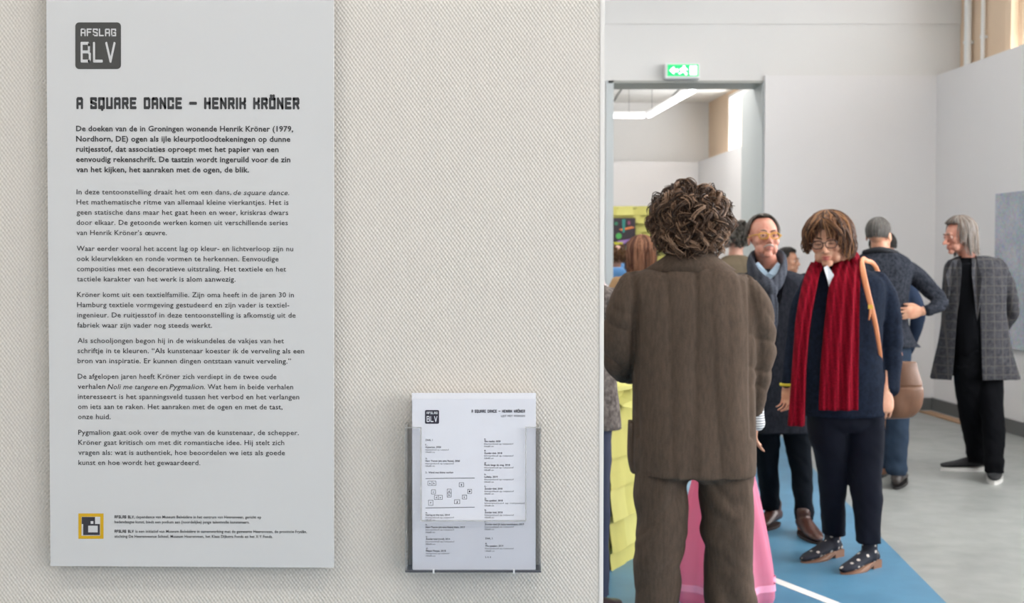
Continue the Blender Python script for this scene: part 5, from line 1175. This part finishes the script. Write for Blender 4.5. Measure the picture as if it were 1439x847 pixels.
simple('person with short curly salt-and-pepper hair and olive jacket, back turned', 1034, 9.3, 309, HK5, short_lim, lambda az: 0, SK_PALE, M_OLV, M_BLKT, PI-.25, .22, seed=84, curly=620)
simple('distant short person with black hair between the two bespectacled visitors', 1108, 12.0, 348, HD, short_lim, lambda az: .01, SK_WARM, M_BLKT, M_BLKT, 1.0, .19, seed=85, nstr=260)
simple('person with a pale pink sleeve half hidden by the woven wallpaper wall', 826, 9.1, 340, HA, long_lim, lambda az: .10, SK_PALE, M_PALE, M_NAVYT, PI+.4, .15, seed=86, nstr=240, coat_name='top')
f6, H6 = simple('person in a mottled grey woollen coat half hidden at the poster wall edge', 803, 5.2, 300, HL, long_lim, lambda az: .12, SK_PALE, M_FUR, mat('navy_jeans', srgb(36, 44, 66), .85), PI-.5, .21, seed=87, nstr=260, coat_name='woollen_coat', hem=.80, arm=[(-1, (-.24, .03, 1.02), (-.2, .2, .86)), (1, (.25, .12, 1.04), (.30, .38, 1.0))])
# rucksack
rk = WP(863, 395, 13.95); M_RUK = mat('blue_rucksack', srgb(86, 140, 196), .7, noise_amt=.15, nscale=12)
r0 = empty('rucksack', (rk.x-.02, 13.70, 1.05), 'bright blue rucksack on the back of the curly-haired person in dark blue', 'rucksack')
bm = bmesh.new(); hrings(bm, [(0, 0, 0, .11, .05), (.03, 0, 0, .15, .075), (.20, 0, 0, .15, .08), (.33, 0, .01, .13, .06), (.37, 0, .02, .08, .03)], pw=3); obj('bag_body', bm, M_RUK, r0, True)
bm = bmesh.new(); hrings(bm, [(.03, 0, -.075, .10, .02), (.06, 0, -.08, .11, .03), (.14, 0, -.08, .11, .03), (.17, 0, -.075, .10, .02)], pw=3); obj('front_pocket', bm, M_RUK, r0, True)
for s in (-1, 1):
    bm = bmesh.new(); tube(bm, [(s*.09, .03, .34, .02, .005), (s*.10, .09, .40, .02, .005), (s*.10,   .13, .41, .02, .005)], n=8, k=3, ref=(0, 0, 1)); obj('strap', bm, M_RUK, r0, True)
# pink wristband on the pale arm
c = WP(854, 393, 8.9); bm = bmesh.new(); tube(bm, [(c.x, 8.93, c.z-.02, .05, .05), (c.x, 8.93, c.z+.01, .05, .05)], n=16, k=1)
# ------------------------------------------------------------------ pink sheer fabric cone
M_PINK, _N, _L, _b = node_mat('pink_sheer_fabric', .6)
_b.inputs['Base Color'].default_value = (*srgb(246, 172, 198), 1); _t = _N.new('ShaderNodeBsdfTransparent'); _t.inputs[0].default_value = (1, .8, .88, 1); _tl = _N.new('ShaderNodeBsdfTranslucent'); _tl.inputs[0].default_value = (*srgb(242, 150, 185), 1)
_m1 = _N.new('ShaderNodeMixShader'); _m1.inputs[0].default_value = .45; _L.new(_b.outputs[0], _m1.inputs[1]); _L.new(_tl.outputs[0], _m1.inputs[2])
_m2 = _N.new('ShaderNodeMixShader'); _m2.inputs[0].default_value = .34; _L.new(_m1.outputs[0], _m2.inputs[1]); _L.new(_t.outputs[0], _m2.inputs[2]); _L.new(_m2.outputs[0], _N['Material Output'].inputs[0])
YK = 5.45; pc = WP(1017, 700, YK); pc = Vector((pc.x, YK, 0))
bm = bmesh.new(); rings = []; nk = 72
hw = (WP(1085, 835, YK).x - WP(950, 835, YK).x)/2
for z, k_ in smoothpath([(.03, 1.0), (.08, 1.04), (.25, .92), (.45, .72), (.65, .50), (.82, .30), (.90, .12), (.92, .02)], 4):
    rings.append([Vector((math.cos(2*PI*j/nk)*hw*k_*(1+.07*math.sin(9*2*PI*j/nk+z*3)), math.sin(2*PI*j/nk)*hw*k_*(1+.07*math.sin(9*2*PI*j/nk+z*3)), z)) for j in range(nk)])
ringloft(bm, rings, 0, False); me = bpy.data.meshes.new('pink_fabric'); bmesh.ops.recalc_face_normals(bm, faces=bm.faces); bm.to_mesh(me); bm.free()
pk = link('draped_fabric', me, M_PINK, None, True); pk.location = pc; prop(pk, 'pink sheer fabric draped in a cone behind the brown suit trousers', 'fabric'); solid(pk, .002)
# faint grey stripe band near its hem
bm = bmesh.new(); r2 = []
for z, k_ in ((.085, 1.055), (.115, 1.045)): r2.append([Vector((math.cos(2*PI*j/nk)*hw*k_*(1+.07*math.sin(9*2*PI*j/nk+z*3))*1.004, math.sin(2*PI*j/nk)*hw*k_*(1+.07*math.sin(9*2*PI*j/nk+z*3))*1.004, z)) for j in range(nk)])
ringloft(bm, r2, 0, False); obj('hem_band', bm, mat('greyish_band', srgb(240, 160, 190), .7), pk, True)
